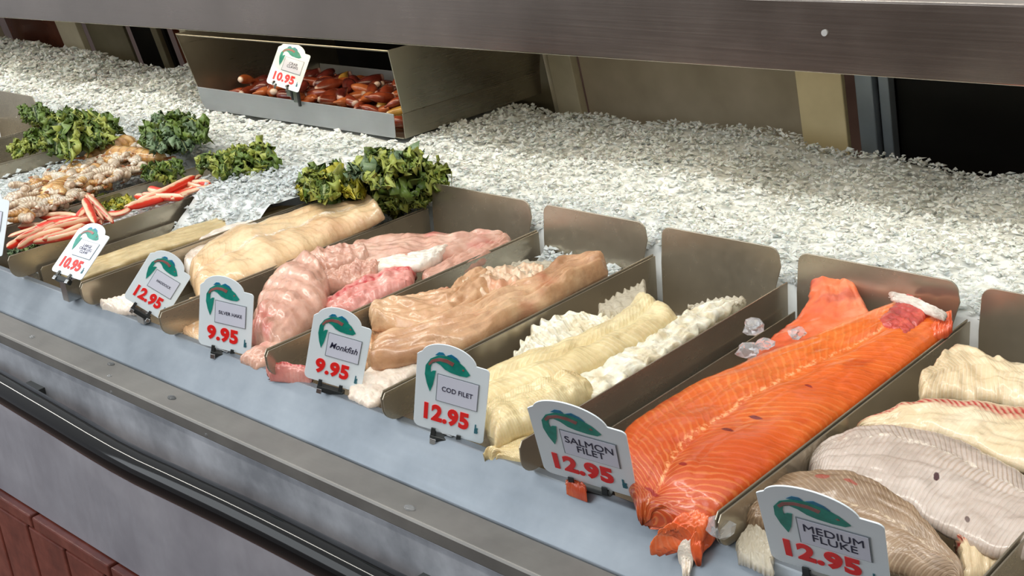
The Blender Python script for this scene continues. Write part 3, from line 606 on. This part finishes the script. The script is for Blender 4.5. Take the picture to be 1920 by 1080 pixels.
# loose ice on the salmon and cod
CLEAR = M('clear_ice').set(base=(.96, .98, 1, 1), rough=.12, trans=.8, ior=1.31).m
def chip(u, v, z, s, label, cat='ice chunk'):
    import bmesh
    p = hz(u, v, z); bm = bmesh.new(); bmesh.ops.create_icosphere(bm, subdivisions=2, radius=s)
    for q in bm.verts:
        k = noise.noise_vector(q.co * (1.2 / s) + Vector((u, v, 0))) * s * .55; q.co += k; q.co.z *= .7; q.co += p
    me = bpy.data.meshes.new('ice_chunk'); bm.to_mesh(me); bm.free(); me.materials.append(CLEAR)
    o = bpy.data.objects.new('ice_chunk', me); col.objects.link(o); return tag(o, label, cat)
chip(1413, 612, .955, .012, 'clear ice chunk leaning on the brown tray wall above the salmon')
chip(1404, 657, .945, .013, 'clear ice chunk on the left edge of the salmon, lower of two')
chip(1435, 645, .945, .009, 'small clear ice chunk between two larger ones on the salmon')
chip(1495, 625, .955, .009, 'small pale ice chunk on the orange salmon tail')
chip(1352, 990, .93, .012, 'clear ice chunk at the front end of the salmon tray')

# ------------------------------------------------------------------ crab sticks
def stick_mat():
    k = M('crab_stick_flesh'); k.tc = k.n('ShaderNodeTexCoord'); sp = k.n('ShaderNodeSeparateXYZ'); k.l(k.tc.outputs['UV'], sp.inputs[0])
    co = k.coord('Object'); nz = k.noise(co, 60, 4); v = k.math('ADD', sp.outputs[1], k.math('MULTIPLY_ADD', nz, .3, -.15))
    k.to(k.ramp(v, [(.0, (206, 36, 22)), (.5, (230, 66, 44)), (.60, (238, 190, 152)), (.85, (246, 216, 184)), (1., (214, 46, 30))]), 'Base Color'); k.set(rough=.3, sss=.1, coat=.2); k.bump(nz, .4, .002); return k.m
STICK = stick_mat()
def strip_mesh(name, pts, w, h, mat, label, cat, group, roll=0.):
    P_ = catmull(pts, 16); V = []; UV = []; Fc = []; m_ = 12; n = len(P_)
    for i, p in enumerate(P_):
        t = (P_[min(i + 1, n - 1)] - P_[max(i - 1, 0)]).normalized(); a = t.cross(Vector((0, 0, 1))).normalized(); b = a.cross(t)
        u = i / (n - 1); e = math.sqrt(max(.02, 1 - abs(2 * u - 1) ** 5)); rl = roll + u * .6
        for j in range(m_):
            q = 2 * math.pi * j / m_; c_, s_ = math.cos(q) * w * e, math.sin(q) * h * e
            V.append(p + a * (c_ * math.cos(rl) - s_ * math.sin(rl)) + b * (c_ * math.sin(rl) + s_ * math.cos(rl))); UV.append((u, abs(2 * j / m_ - 1)))
    for i in range(n - 1):
        for j in range(m_): Fc.append([i * m_ + j, i * m_ + (j + 1) % m_, (i + 1) * m_ + (j + 1) % m_, (i + 1) * m_ + j])
    Fc.append(list(range(m_))[::-1]); Fc.append(list(range((n - 1) * m_, n * m_)))
    o = mk(name, V, Fc, mat, None, True, UV); return tag(o, label, cat, group)
random.seed(11)
CS = [[(30, 455), (55, 440), (95, 430)], [(25, 440), (60, 430), (80, 418)], [(60, 447), (100, 440), (140, 430)], [(80, 425), (120, 415), (160, 408)], [(85, 408), (120, 405), (150, 412)], [(100, 432), (135, 420), (175, 402)],
      [(160, 378), (168, 395), (175, 412)], [(165, 368), (180, 385), (190, 405)], [(172, 372), (190, 392), (205, 410)], [(150, 400), (165, 385), (168, 370)], [(185, 408), (210, 408), (235, 398)], [(140, 408), (165, 412), (200, 412)],
      [(265, 380), (300, 362), (330, 348)], [(270, 372), (310, 358), (352, 336)], [(262, 368), (290, 372), (320, 372)], [(300, 378), (330, 366), (350, 352)], [(320, 360), (345, 350), (372, 348)], [(330, 370), (350, 360), (385, 352)],
      [(250, 385), (280, 378), (310, 368)], [(285, 352), (300, 358), (325, 350)], [(45, 425), (75, 425), (110, 422)], [(110, 420), (140, 412), (165, 415)], [(205, 400), (225, 400), (240, 392)], [(240, 388), (262, 382), (285, 384)], [(340, 345), (360, 350), (380, 356)],
      [(20, 462), (40, 452), (60, 452)], [(90, 445), (120, 440), (150, 425)], [(176, 392), (185, 404), (188, 416)]]
CS += [[(u + 14, v + 5 - (u > 250) * 8) for u, v in c] for c in CS[:5] + CS[12:18]]
for i, c in enumerate(CS):
    c = [(c[0][0] - (c[2][0] - c[0][0]) * .18, c[0][1] - (c[2][1] - c[0][1]) * .18), c[1], (c[2][0] + (c[2][0] - c[0][0]) * .18, c[2][1] + (c[2][1] - c[0][1]) * .18)]
    zz = .946 + .014 * random.random() + (.01 if i in (6, 7, 8, 9, 13) else 0)
    strip_mesh('crab_stick', [hz(u, v, zz + random.uniform(-.003, .004)) for u, v in c], random.uniform(.0062, .0085), .0042, STICK, 'red and white crab stick strip in the tray behind the 10.95 tag', 'crab stick', 'red and white crab sticks', random.uniform(-1, 2.2))

# ------------------------------------------------------------------ shrimp
def shrimp_mat(name, a, b, c, bands=9):
    k = M(name); k.tc = k.n('ShaderNodeTexCoord'); sp = k.n('ShaderNodeSeparateXYZ'); k.l(k.tc.outputs['UV'], sp.inputs[0])
    co = k.coord('Object'); nz = k.noise(co, 45, 5, .65); w = k.math('MULTIPLY_ADD', k.math('SINE', k.math('MULTIPLY', sp.outputs[0], bands * 6.283)), .5, .5)
    base = k.ramp(nz, [(.3, a), (.5, b), (.7, c)]); k.to(k.mix(k.math('MULTIPLY', k.ramp(w, [(.75, (0, 0, 0, 1)), (1., (1, 1, 1, 1))]), .5), base, (120, 80, 50)), 'Base Color')
    k.set(rough=.25, sss=.1, coat=.4); k.bump(k.math('ADD', w, nz), .5, .002); return k.m
SH1 = shrimp_mat('shrimp_shell', (176, 148, 116), (222, 202, 176), (244, 234, 222)); SH2 = shrimp_mat('prawn_shell', (160, 104, 50), (206, 156, 90), (232, 198, 140), 8); SHF = plain('shrimp_fan', (150, 92, 52), .3)
def shrimp(p, ang, size, mat, label, group, curl=2.2, tilt=0.):
    r = empty('shrimp', tuple(p), label, 'shrimp', group)
    V = []; UV = []; Fc = []; n = 22; m_ = 12; pts = []
    for i in range(n):
        u = i / (n - 1); a = (u - .5) * curl; R_ = size / max(.3, curl)
        pts.append(Vector((math.sin(a) * R_ * 1.0, (math.cos(a) - 1) * R_, 0)))
    Mx = Matrix.Rotation(ang, 3, 'Z') @ Matrix.Rotation(tilt, 3, 'X'); p = Vector(p)
    for i in range(n):
        u = i / (n - 1); t = (pts[min(i + 1, n - 1)] - pts[max(i - 1, 0)]).normalized(); a = Vector((-t.y, t.x, 0))
        rad = size * (.16 * (1 - u) ** .5 + .045) * (1 + .06 * math.sin(u * 50)) * (math.sqrt(min(1, (u + .01) / .12)))
        for j in range(m_):
            q = 2 * math.pi * j / m_; V.append(p + Mx @ (pts[i] + a * math.cos(q) * rad * 1.05 + Vector((0, 0, 1)) * math.sin(q) * rad * .8)); UV.append((u, j / m_))
    for i in range(n - 1):
        for j in range(m_): Fc.append([i * m_ + j, i * m_ + (j + 1) % m_, (i + 1) * m_ + (j + 1) % m_, (i + 1) * m_ + j])
    Fc.append(list(range(m_))[::-1]); Fc.append(list(range((n - 1) * m_, n * m_)))
    mk('shell', V, Fc, mat, r, True, UV)
    g = Geo(); e = pts[-1]; t = (pts[-1] - pts[-2]).normalized()
    for k in (-.5, 0, .5):
        d = Matrix.Rotation(k, 3, 'Z') @ t; s_ = Vector((-d.y, d.x, 0))
        q = [e, e + d * size * .1 + s_ * size * .035, e + d * size * .17, e + d * size * .1 - s_ * size * .035]
        g.slab([p + Mx @ x for x in q], Mx @ Vector((0, 0, 1)), .0012)
    g.build('tail_fan', SHF, r); return r
random.seed(21)
for i in range(230):
    f = random.random(); w = random.uniform(-1, 1)
    u = 22 + f * 245; v = 385 - f * 92 + w * (36 - 10 * f)
    z = .945 + .022 * random.random() + .008 * (1 - abs(w))
    if i % 5 < 4: lb, mt = 'greyish shrimp in the mixed heap behind the leftmost tags', SH1
    else: lb, mt = 'brown-orange shrimp in the mixed heap behind the leftmost tags', SH2
    shrimp(hz(u, v, z), random.uniform(0, 6.28), random.uniform(.034, .05), mt, lb, 'greyish shrimp in a heap' if mt is SH1 else 'brown shrimp in a heap', random.uniform(1.2, 2.8), random.uniform(-.6, .6))
def prawn(a, b, s, label, curl=.4):
    d = (b - a); c = (a + b) / 2; return shrimp(c, math.atan2(d.y, d.x), d.length * 1.02, SH2, label, None, curl)
prawn(hz(205, 290, .965), hz(312, 297, .960), 0, 'long orange-brown prawn lying lengthwise at the top of the shrimp heap')
prawn(hz(250, 262, .962), hz(165, 298, .955), 0, 'orange-brown prawn slanting along the left edge of the shrimp heap')
prawn(hz(92, 372, .955), hz(140, 332, .955), 0, 'brown prawn with a dark end at the front of the shrimp heap')

# ------------------------------------------------------------------ kale
def kale_mat(name, a, b, c):
    k = M(name); k.tc = k.n('ShaderNodeTexCoord'); sp = k.n('ShaderNodeSeparateXYZ'); k.l(k.tc.outputs['UV'], sp.inputs[0]); co = k.coord('Object'); nz = k.noise(co, 40, 4, .6); nf = k.noise(co, 140, 3)
    av = k.math('ABSOLUTE', k.math('MULTIPLY_ADD', sp.outputs[1], 2, -1)); t = k.math('ADD', k.math('MULTIPLY', av, .55), k.math('MULTIPLY', nz, .6)); base = k.ramp(t, [(.28, a), (.55, b), (.85, c)])
    rib = k.ramp(av, [(.03, (1, 1, 1, 1)), (.09, (0, 0, 0, 1))]); k.to(k.mix(k.math('MULTIPLY', rib, .8), base, (176, 186, 132)), 'Base Color')
    k.set(rough=.42, sss=.05); k.bump(nf, .5, .002); return k.m
K1 = kale_mat('dark_kale', (26, 44, 18), (56, 80, 30), (104, 128, 52)); K2 = kale_mat('yellow_green_kale', (48, 72, 24), (98, 122, 44), (164, 172, 78)); K3 = kale_mat('blue_green_kale', (40, 60, 44), (74, 98, 68), (116, 138, 100))
KY = kale_mat('yellowing_kale', (70, 84, 22), (130, 132, 36), (186, 176, 50)); STEM = plain('kale_stem', (160, 166, 124), .4)
def kale(base, leaves, label, mats=(K1, K2), seed=0):
    r = empty('kale_bunch', tuple(base), label, 'kale'); rnd = random.Random(seed); base = Vector(base)
    for li, (u_, v_, z_, ln, wd) in enumerate(leaves):
        tip = hz(u_, v_, z_); d0 = tip - base; L_ = d0.length; d = d0.normalized(); sd = d.cross(Vector((0, 0, 1))).normalized(); up = sd.cross(d)
        n, m_ = 44, 50; V = []; UV = []; Fc = []; ph = rnd.uniform(0, 6); so = rnd.uniform(0, 50); Wd = wd; bend = rnd.uniform(.1, .3) * L_
        for i in range(n):
            s = i / (n - 1); c = base.lerp(tip, s) + Vector((0, 0, 1)) * bend * math.sin(s * math.pi) * .6
            w = Wd * (math.sin(min(1, s * 1.05) ** .75 * math.pi * .93) ** .7 if s > 0 else 0) + .002
            for j in range(m_):
                t = 2 * j / (m_ - 1) - 1; a = abs(t)
                A = Wd * (.06 + .50 * a ** 1.8)
                q1 = noise.noise_vector(Vector((s * 9, t * 5, so))); q2 = noise.noise_vector(Vector((s * 30, t * 17, so + 9)))
                ru = math.sin(s * 34 + 5 * q1.x + ph * (1 if t > 0 else 2))
                D = q1 * A * .8 + q2 * A * 1.0 + up * (ru * A * .35)
                V.append(c + sd * (t * w * (1 - .3 * a)) + up * (w * .25 * a * a) + D); UV.append((s, j / (m_ - 1)))
        for i in range(n - 1):
            for j in range(m_ - 1): Fc.append([i * m_ + j, (i + 1) * m_ + j, (i + 1) * m_ + j + 1, i * m_ + j + 1])
        o = mk('leaf', V, Fc, mats[li % len(mats)], r, True, UV); sl = o.modifiers.new('thick', 'SOLIDIFY'); sl.thickness = .0007
    g = Geo(); g.tube([base + Vector((0, 0, -.012)), base + Vector((.004, 0, .006))], [.007, .004], 10); g.build('stem', STEM, r, True)
    return r
def ring(cx, cy, rx, ry, z0, n, wd, seed, dz=.03, ph=0.):
    rnd = random.Random(seed); out = []
    for i in range(n):
        a = 6.283 * i / n + ph + rnd.uniform(-.2, .2); k = rnd.uniform(.75, 1.05)
        out.append((cx + math.cos(a) * rx * k, cy + math.sin(a) * ry * k, z0 + dz * rnd.random(), 0, wd * rnd.uniform(.8, 1.15)))
    return out
kale(hz(140, 268, .945), ring(132, 255, 88, 40, .955, 15, .034, 1, .035), 'large dark green curly kale bunch left of the shrimp', (K1, K2, K1, K1, K2), 1)
kale(hz(66, 232, .95), ring(66, 212, 20, 18, .985, 5, .022, 2, .01) , 'small dark kale sprig standing above the large left bunch', (K1,), 2)
kale(hz(60, 282, .945), [(18, 284, .955, 0, .022), (40, 270, .96, 0, .022), (95, 262, .96, 0, .022), (30, 296, .95, 0, .016)], 'flat yellow-green kale leaves beside the leftmost tray edge', (K2, K2, K1), 3)
kale(hz(330, 272, .945), ring(330, 256, 62, 36, .955, 12, .034, 4, .035), 'blue-green kale bunch behind the shrimp, seen alone against the ice', (K3, K1, K3, K2), 4)
kale(hz(300, 332, .94), ring(300, 325, 34, 16, .950, 6, .022, 5, .01), 'small kale leaves between shrimp and crab sticks', (K1, K2), 5)
kale(hz(440, 318, .945), ring(450, 310, 72, 26, .955, 11, .028, 6, .022), 'green kale bunch at the back of the crab stick tray', (K2, K1), 6)
kale(hz(215, 392, .92), ring(210, 385, 45, 14, .930, 7, .022, 7, .006), 'yellow-green kale lying under the crab sticks', (K2, KY), 7)
kale(hz(115, 418, .92), ring(110, 402, 34, 16, .932, 5, .020, 9, .006), 'dull green kale under the crab sticks near the front', (KY, K1), 8)
kale(hz(80, 462, .925), [(20, 478, .918, 0, .016), (50, 470, .93, 0, .016), (120, 448, .935, 0, .014), (160, 436, .938, 0, .012), (95, 458, .935, 0, .014), (30, 462, .925, 0, .018)], 'flattened dark kale along the crab stick tray wall by the lip', (K3, K1), 9)
kale(hz(625, 372, .95), ring(622, 352, 62, 30, .965, 11, .034, 10, .03), 'yellow-tipped dark kale bunch, left one above the haddock tail', (K1, KY, K1, K2), 10)
kale(hz(725, 368, .95), ring(722, 318, 52, 34, .995, 10, .036, 11, .035) + ring(768, 340, 70, 28, .975, 9, .038, 12, .02), 'big bright green kale bunch, right one above the haddock tail', (K2, K2, K1, K2, K3), 11)
kale(hz(745, 392, .945), ring(750, 380, 48, 16, .955, 8, .028, 13, .012), 'pale green kale leaves resting against the hake tray corner', (K2,), 12)

# ------------------------------------------------------------------ raised shellfish tray
sx0, sx1, sy0, sy1 = -2.285, -1.668, 1.432, 1.80
rt = empty('shellfish_tray', ((sx0 + sx1) / 2, 1.6, .950), 'raised steel tray with tall side walls holding red shellfish on the ice', 'tray')
ST_T2 = steel('shellfish_tray_steel', (132, 128, 116), (160, 156, 142), .3, (40, 2, 60))
ST_FRONT = steel('front_panel_steel', (150, 154, 158), (172, 176, 180), .42, (2, 40, 40), .7)
g = Geo(); g.box((sx0, sy0, .955), (sx1, 1.72, .957)); bevel(g.build('tray_floor', ST_T2, rt), .0005)
g = Geo(); g.slab([(sx0 + .012, 1.424, .955), (sx1 - .015, 1.424, .957), (sx1 - .012, 1.424, .960), (sx1 - .004, 1.419, 1.003), (sx0, 1.419, 1.003), (sx0 + .003, 1.423, .966)], (0, 1, 0), .002); bevel(g.build('front_panel', ST_FRONT, rt), .0008)
g = Geo(); g.slab([(sx1, 1.435, .955), (sx1, 1.80, .955), (sx1, 1.80, 1.0), (sx1, 1.435, 1.0)], (1, 0, 0), .002)
g.slab([(sx1, 1.437, 1.0), (sx1, 1.80, 1.0), (sx1 + .018, 1.80, 1.12), (sx1 + .018, 1.405, 1.12)], (1, 0, .1), .002); bevel(g.build('side_wall', ST_T2, rt), .0006)
g = Geo(); g.slab([(sx0, 1.432, .955), (sx0, 1.80, .955), (sx0 - .022, 1.80, 1.12), (sx0 - .022, 1.405, 1.115)], (1, 0, .1), .002); bevel(g.build('side_wall', ST_T2, rt), .0006)
g = Geo(); g.slab([(sx0, 1.74, .955), (sx1, 1.74, .955), (sx1, 1.743, .985), (sx0, 1.743, .985)], (0, 1, 0), .002); bevel(g.build('back_wall', ST_FRONT, rt), .0006)
g = Geo(); g.tube([(sx0 - .022, 1.407, 1.113), (sx1 + .018, 1.407, 1.118)], .0016, 8); g.build('top_rim', ST_T2, rt, True)
def claw_mat(name, a, b, c):
    k = M(name); k.tc = k.n('ShaderNodeTexCoord'); sp = k.n('ShaderNodeSeparateXYZ'); k.l(k.tc.outputs['UV'], sp.inputs[0]); co = k.coord('Object'); nz = k.noise(co, 50, 4)
    body = k.ramp(nz, [(.3, a), (.7, b)]); tipm = k.ramp(sp.outputs[0], [(.03, (1, 1, 1, 1)), (.10, (0, 0, 0, 1))]); k.to(k.mix(tipm, body, c), 'Base Color'); k.set(rough=.25, coat=.3); k.bump(nz, .3, .002); return k.m
CL = [claw_mat('red_brown_shell', (104, 38, 24), (158, 72, 44), (226, 200, 184)), claw_mat('orange_shell', (150, 70, 34), (198, 112, 62), (236, 214, 196)), claw_mat('dark_red_shell', (70, 24, 20), (116, 46, 38), (210, 170, 160)), claw_mat('golden_shell', (170, 120, 40), (210, 168, 84), (236, 220, 180))]
def claw_proto(mi):
    V = []; UV = []; Fc = []; n = 18; m_ = 12
    for i in range(n):
        u = i / (n - 1); x = (u - .5) * .062; y = .009 * math.sin(u * 2.6); r_ = .0105 * (.55 + .75 * math.sin(min(1, u * 1.15) * math.pi) ** .7) * (math.sqrt(max(0.02, 1 - u ** 6)))
        if i == 0: r_ = .0062
        for j in range(m_):
            q = 2 * math.pi * j / m_; V.append((x, y + r_ * math.cos(q), r_ * .8 * math.sin(q))); UV.append((u, j / m_))
    for i in range(n - 1):
        for j in range(m_): Fc.append([i * m_ + j, i * m_ + (j + 1) % m_, (i + 1) * m_ + (j + 1) % m_, (i + 1) * m_ + j])
    Fc.append(list(range(m_))[::-1]); Fc.append(list(range((n - 1) * m_, n * m_)))
    r = bpy.data.objects.new('cooked_claw', bpy.data.meshes.new('cooked_claw')); bpy.data.objects.remove(r)
    return mk('cooked_claw', V, Fc, CL[mi], None, True, UV)
protos = [claw_proto(i) for i in range(4)]; used = [False] * 4
cl_lab = ['red-brown cooked shellfish piece in the raised tray', 'orange cooked shellfish piece in the raised tray', 'dark red cooked shellfish piece in the raised tray', 'golden cooked shellfish piece in the raised tray']
random.seed(5)
spots = []
for lay in range(3):
    for ix in range(15 - lay):
        for iy in range(5 - lay):
            spots.append((sx0 + .045 + ix * .0375 + random.uniform(-.01, .01) + lay * .012, 1.478 + iy * .05 + lay * .012 + random.uniform(-.01, .01), .969 + lay * .014 + random.uniform(-.002, .008)))
for i, (x, y, z) in enumerate(spots):
    if x > sx1 - .04: continue
    q = random.random(); mi = 0 if q < .45 else 1 if q < .7 else 2 if q < .96 else 3
    if not used[mi]: o = protos[mi]; used[mi] = True
    else: o = protos[mi].copy(); col.objects.link(o)
    o.location = (x, y, z); o.rotation_euler = (random.uniform(-.5, .5), random.uniform(-.35, .35), random.uniform(0, 6.28)); s_ = random.uniform(.8, 1.1); o.scale = (s_, s_, s_)
    tag(o, cl_lab[mi], 'shellfish', ['red-brown', 'orange', 'dark red', 'golden'][mi] + ' shellfish in the raised tray')

# ------------------------------------------------------------------ price tags
WHITE = plain('tag_white', (234, 245, 251), .4, 0, 3); CARD = plain('name_card', (222, 226, 242), .4, 0, 3); CARDE = plain('card_edge', (120, 130, 136), .5); TEAL = plain('emblem_teal', (16, 138, 122), .4, 0, 14, 90); BLUE = plain('emblem_blue', (20, 120, 158), .4, 0, 14, 90)
ROSE = plain('emblem_red', (150, 92, 88), .4, 0, 14, 90); RED = plain('price_red', (238, 36, 34), .4, 0, 5); INK = plain('ink', (34, 34, 62), .5, 0, 3); TEALD = plain('pound_teal', (48, 110, 124), .5)
def text(body, size, off, mat, name, parent, T, italic=0., align='CENTER', xs=1., spacing=1.):
    c = bpy.data.curves.new(name, 'FONT'); c.body = body; c.size = size; c.offset = off; c.align_x = align; c.align_y = 'CENTER'; c.extrude = .00025; c.shear = italic; c.space_line = .82; c.space_character = spacing; c.resolution_u = 4
    o = bpy.data.objects.new(name, c); col.objects.link(o); dg = bpy.context.evaluated_depsgraph_get(); me = bpy.data.meshes.new_from_object(o.evaluated_get(dg)); bpy.data.objects.remove(o)
    me.transform(Matrix.Diagonal((xs, 1, 1, 1))); me.transform(T); me.materials.clear(); me.materials.append(mat)
    t = bpy.data.objects.new(name, me); col.objects.link(t); t.parent = parent; t.location = -parent.location; return t
def price_tag(bl, br, tl, price, card, label, clip='lip', hand=False, card_size=.13, lines=1):
    BL, BR, TL = Vector(bl), Vector(br), Vector(tl); ex = (BR - BL); w = ex.length; ex.normalize(); ey = (TL - BL); h = ey.length; ey = (ey - ex * ey.dot(ex)).normalized(); ez = ex.cross(ey)
    r = empty('price_tag', tuple((BL + BR) / 2), label, 'price tag', 'fish price tags')
    T = Matrix((( ex.x, ey.x, ez.x, BL.x), (ex.y, ey.y, ez.y, BL.y), (ex.z, ey.z, ez.z, BL.z), (0, 0, 0, 1)))
    H = h / w   # local units: width = 1
    def loc(x, y, z=0.): return T @ Vector((x * w, y * w, z))
    pts = []
    def arc(cx, cy, rx, ry, a0, a1, n):
        for i in range(n + 1):
            a = math.radians(a0 + (a1 - a0) * i / n); pts.append((cx + rx * math.cos(a), cy + ry * math.sin(a)))
    rd = .06
    arc(1 - rd, rd, rd, rd, -90, 0, 5); arc(1 - rd, H - rd, rd, rd, 0, 80, 5)
    arc(.44, H - .03, .38, .24, 8, 168, 22)
    pts.append((.035, H - .005)); pts.append((0, H - .04)); arc(rd * 1.5, rd * 1.5, rd * 1.5, rd * 1.5, 180, 270, 5)
    g = Geo(); g.slab([loc(x, y, 0) for x, y in pts], ez, -.0014); bevel(g.build('board', WHITE, r), .0003)
    zf = .0003
    def flat(name, polys, mat, z=zf, t=.0003):
        g = Geo()
        for p in polys: g.slab([loc(x, y, z) for x, y in p], ez, t)
        return g.build(name, mat, r)
    S_ = H / 1.2
    def E(pl): return [(x, y * S_) for x, y in pl]
    # leaping fish: back curves over from the tail at lower left to the head at right
    out = [(.21, .62), (.16, .74), (.125, .88), (.13, 1.02), (.19, 1.14), (.29, 1.22), (.42, 1.25), (.55, 1.22), (.66, 1.15), (.745, 1.05), (.70, 1.005)]
    inn = [(.60, .995), (.48, 1.005), (.40, 1.03), (.33, 1.085), (.265, 1.105), (.215, 1.07), (.20, 1.0), (.205, .93), (.235, .965), (.275, .975), (.262, .86), (.245, .74)]
    g = Geo(); poly = [loc(x, y * S_, zf) for x, y in out + inn]; g.slab(poly, ez, .0003); g.build('fish_emblem', TEAL, r)
    flat('emblem_fin', [E([(.25, 1.215), (.30, 1.275), (.355, 1.285), (.39, 1.252)]), E([(.41, 1.255), (.47, 1.29), (.55, 1.255), (.60, 1.20), (.50, 1.235)])], BLUE)
    flat('emblem_stripe', [E([(.165, 1.06), (.21, 1.135), (.31, 1.19), (.42, 1.20), (.52, 1.17), (.50, 1.115), (.42, 1.145), (.32, 1.145), (.23, 1.10), (.18, 1.03)]), E([(.63, 1.10), (.65, 1.115), (.665, 1.095), (.645, 1.085)])], ROSE, .0006)
    cx0, cx1, cy0, cy1 = .31, .87, .52 * S_, .93 * S_
    flat('card_frame', [[(cx0 - .012, cy0 - .012), (cx1 + .012, cy0 - .012), (cx1 + .012, cy1 + .012), (cx0 - .012, cy1 + .012)]], CARDE, zf, .0003)
    flat('name_card', [[(cx0, cy0), (cx1, cy0), (cx1, cy1), (cx0, cy1)]], CARD, .0007, .0003)
    text(card, card_size * w, .0005 * w if hand else 0, INK, 'name_lettering', r, T @ Matrix.Translation(((cx0 + cx1) / 2 * w, (cy0 + cy1) / 2 * w, .0011)), .25 if hand else 0, xs=.85)
    long = len(price) > 4
    text(price, .34 * w, .016 * w, RED, 'price_digits', r, T @ Matrix.Translation(((.44 if long else .46) * w, (.31 if 'FLUKE' in card else .285) * S_ * w, .0005)), 0, xs=.86 if long else .95, spacing=1.06)
    text('L\nB', .09 * w, .004 * w, TEALD, 'pound_lettering', r, T @ Matrix.Translation((.885 * w, .22 * S_ * w, .0004)))
    # clip
    for cxp in (.30, .66):
        g = Geo(); a = loc(cxp, -.0, .001); g.slab([loc(cxp - .035, -.09, .002), loc(cxp + .035, -.09, .002), loc(cxp + .03, .055, .001), loc(cxp - .03, .055, .001)], ez, .0015); g.slab([loc(cxp - .02, -.09, -.003), loc(cxp + .02, -.09, -.003), loc(cxp + .02, .03, -.0026), loc(cxp - .02, .03, -.0026)], ez, .001); bevel(g.build('clip_prong', DARK, r), .0004)
    if clip == 'lip':
        g = Geo(); c = (loc(.30, -.10) + loc(.70, -.10)) / 2
        g.slab([loc(.26, -.17, -.006), loc(.72, -.17, -.006), loc(.72, -.06, -.005), loc(.26, -.06, -.005)], ez, .009); bevel(g.build('clip_body', DARK, r), .001)
        g = Geo()
        for cxp in (.27, .67): g.slab([loc(cxp, -.19, .003), loc(cxp + .09, -.19, .003), loc(cxp + .09, -.10, .003), loc(cxp, -.10, .003)], ez, .002)
        bevel(g.build('clip_pad', ST_BRIGHT, r), .0005); g = Geo()
        # foot reaching down onto the lip
        f0 = loc(.5, -.17, -.003); g.box((f0.x - .008, min(f0.y, .742) - .001, .9125), (f0.x + .008, max(f0.y, .744) + .002, max(.914, f0.z + .002)))
        bevel(g.build('clip_foot', ST_BRIGHT, r), .0006)
    else:
        g = Geo()
        for cxp in (.12, .55):
            a = loc(cxp, -.06, 0); g.box((a.x - .006, 1.4135, a.z - .03), (a.x + .008, 1.4175, a.z + .01)); g.tube([Vector((a.x, 1.415, a.z + .008)), loc(cxp + .05, .03, 0)], .004, 8)
        bevel(g.build('clip_foot', ST_BRIGHT, r), .0006)
        g = Geo()
        for cxp in (.17, .60):
            a = loc(cxp, -.06, 0); g.box((a.x + .006, 1.4125, a.z - .035), (a.x + .011, 1.4165, a.z - .002))
        g.build('clip_spring', DARK, r)
    return r
price_tag((-.467, .725, .925), (-.375, .744, .918), (-.451, .679, 1.015), '12.95', 'MEDIUM\nFLUKE', 'white price tag reading MEDIUM FLUKE 12.95, nearest at lower right', card_size=.155)
price_tag((-.707, .725, .927), (-.620, .750, .915), (-.683, .686, 1.017), '12.95', 'SALMON\nFILET', 'white price tag reading SALMON FILET 12.95 left of the salmon', card_size=.15)
price_tag((-.885, .725, .924), (-.818, .755, .907), (-.862, .724, 1.011), '12.95', 'COD FILET', 'white price tag reading COD FILET 12.95', card_size=.105)
price_tag((-1.061, .725, .932), (-1.008, .758, .912), (-1.040, .737, 1.008), '9.95', 'Monkfish', 'white price tag with handwritten Monkfish and 9.95', hand=True, card_size=.155)
price_tag((-1.269, .725, .923), (-1.210, .757, .908), (-1.254, .735, 1.002), '9.95', 'SILVER HAKE', 'white price tag reading SILVER HAKE 9.95', card_size=.09)
price_tag((-1.431, .725, .951), (-1.395, .754, .914), (-1.406, .763, 1.005), '12.95', 'HADDOCK', 'white leaning price tag reading 12.95 before the haddock', card_size=.08)
price_tag((-1.622, .725, .952), (-1.561, .736, .945), (-1.627, .783, .996), '10.95', 'LARGE\nCRAB LEG\nCLAW', 'white leaning price tag reading 10.95 with three lines of small print on the lip', card_size=.10)
price_tag((-1.918, .725, .933), (-1.854, .759, .919), (-1.917, .758, 1.014), '10.95', 'SHRIMP', 'white price tag cut off by the left edge of the picture', card_size=.12)
price_tag((-1.969, 1.371, 1.047), (-1.924, 1.408, 1.023), (-1.977, 1.419, 1.107), '10.95', 'CRAB\nCLAWS', 'white price tag reading 10.95 clipped to the raised shellfish tray', clip='panel', card_size=.12)
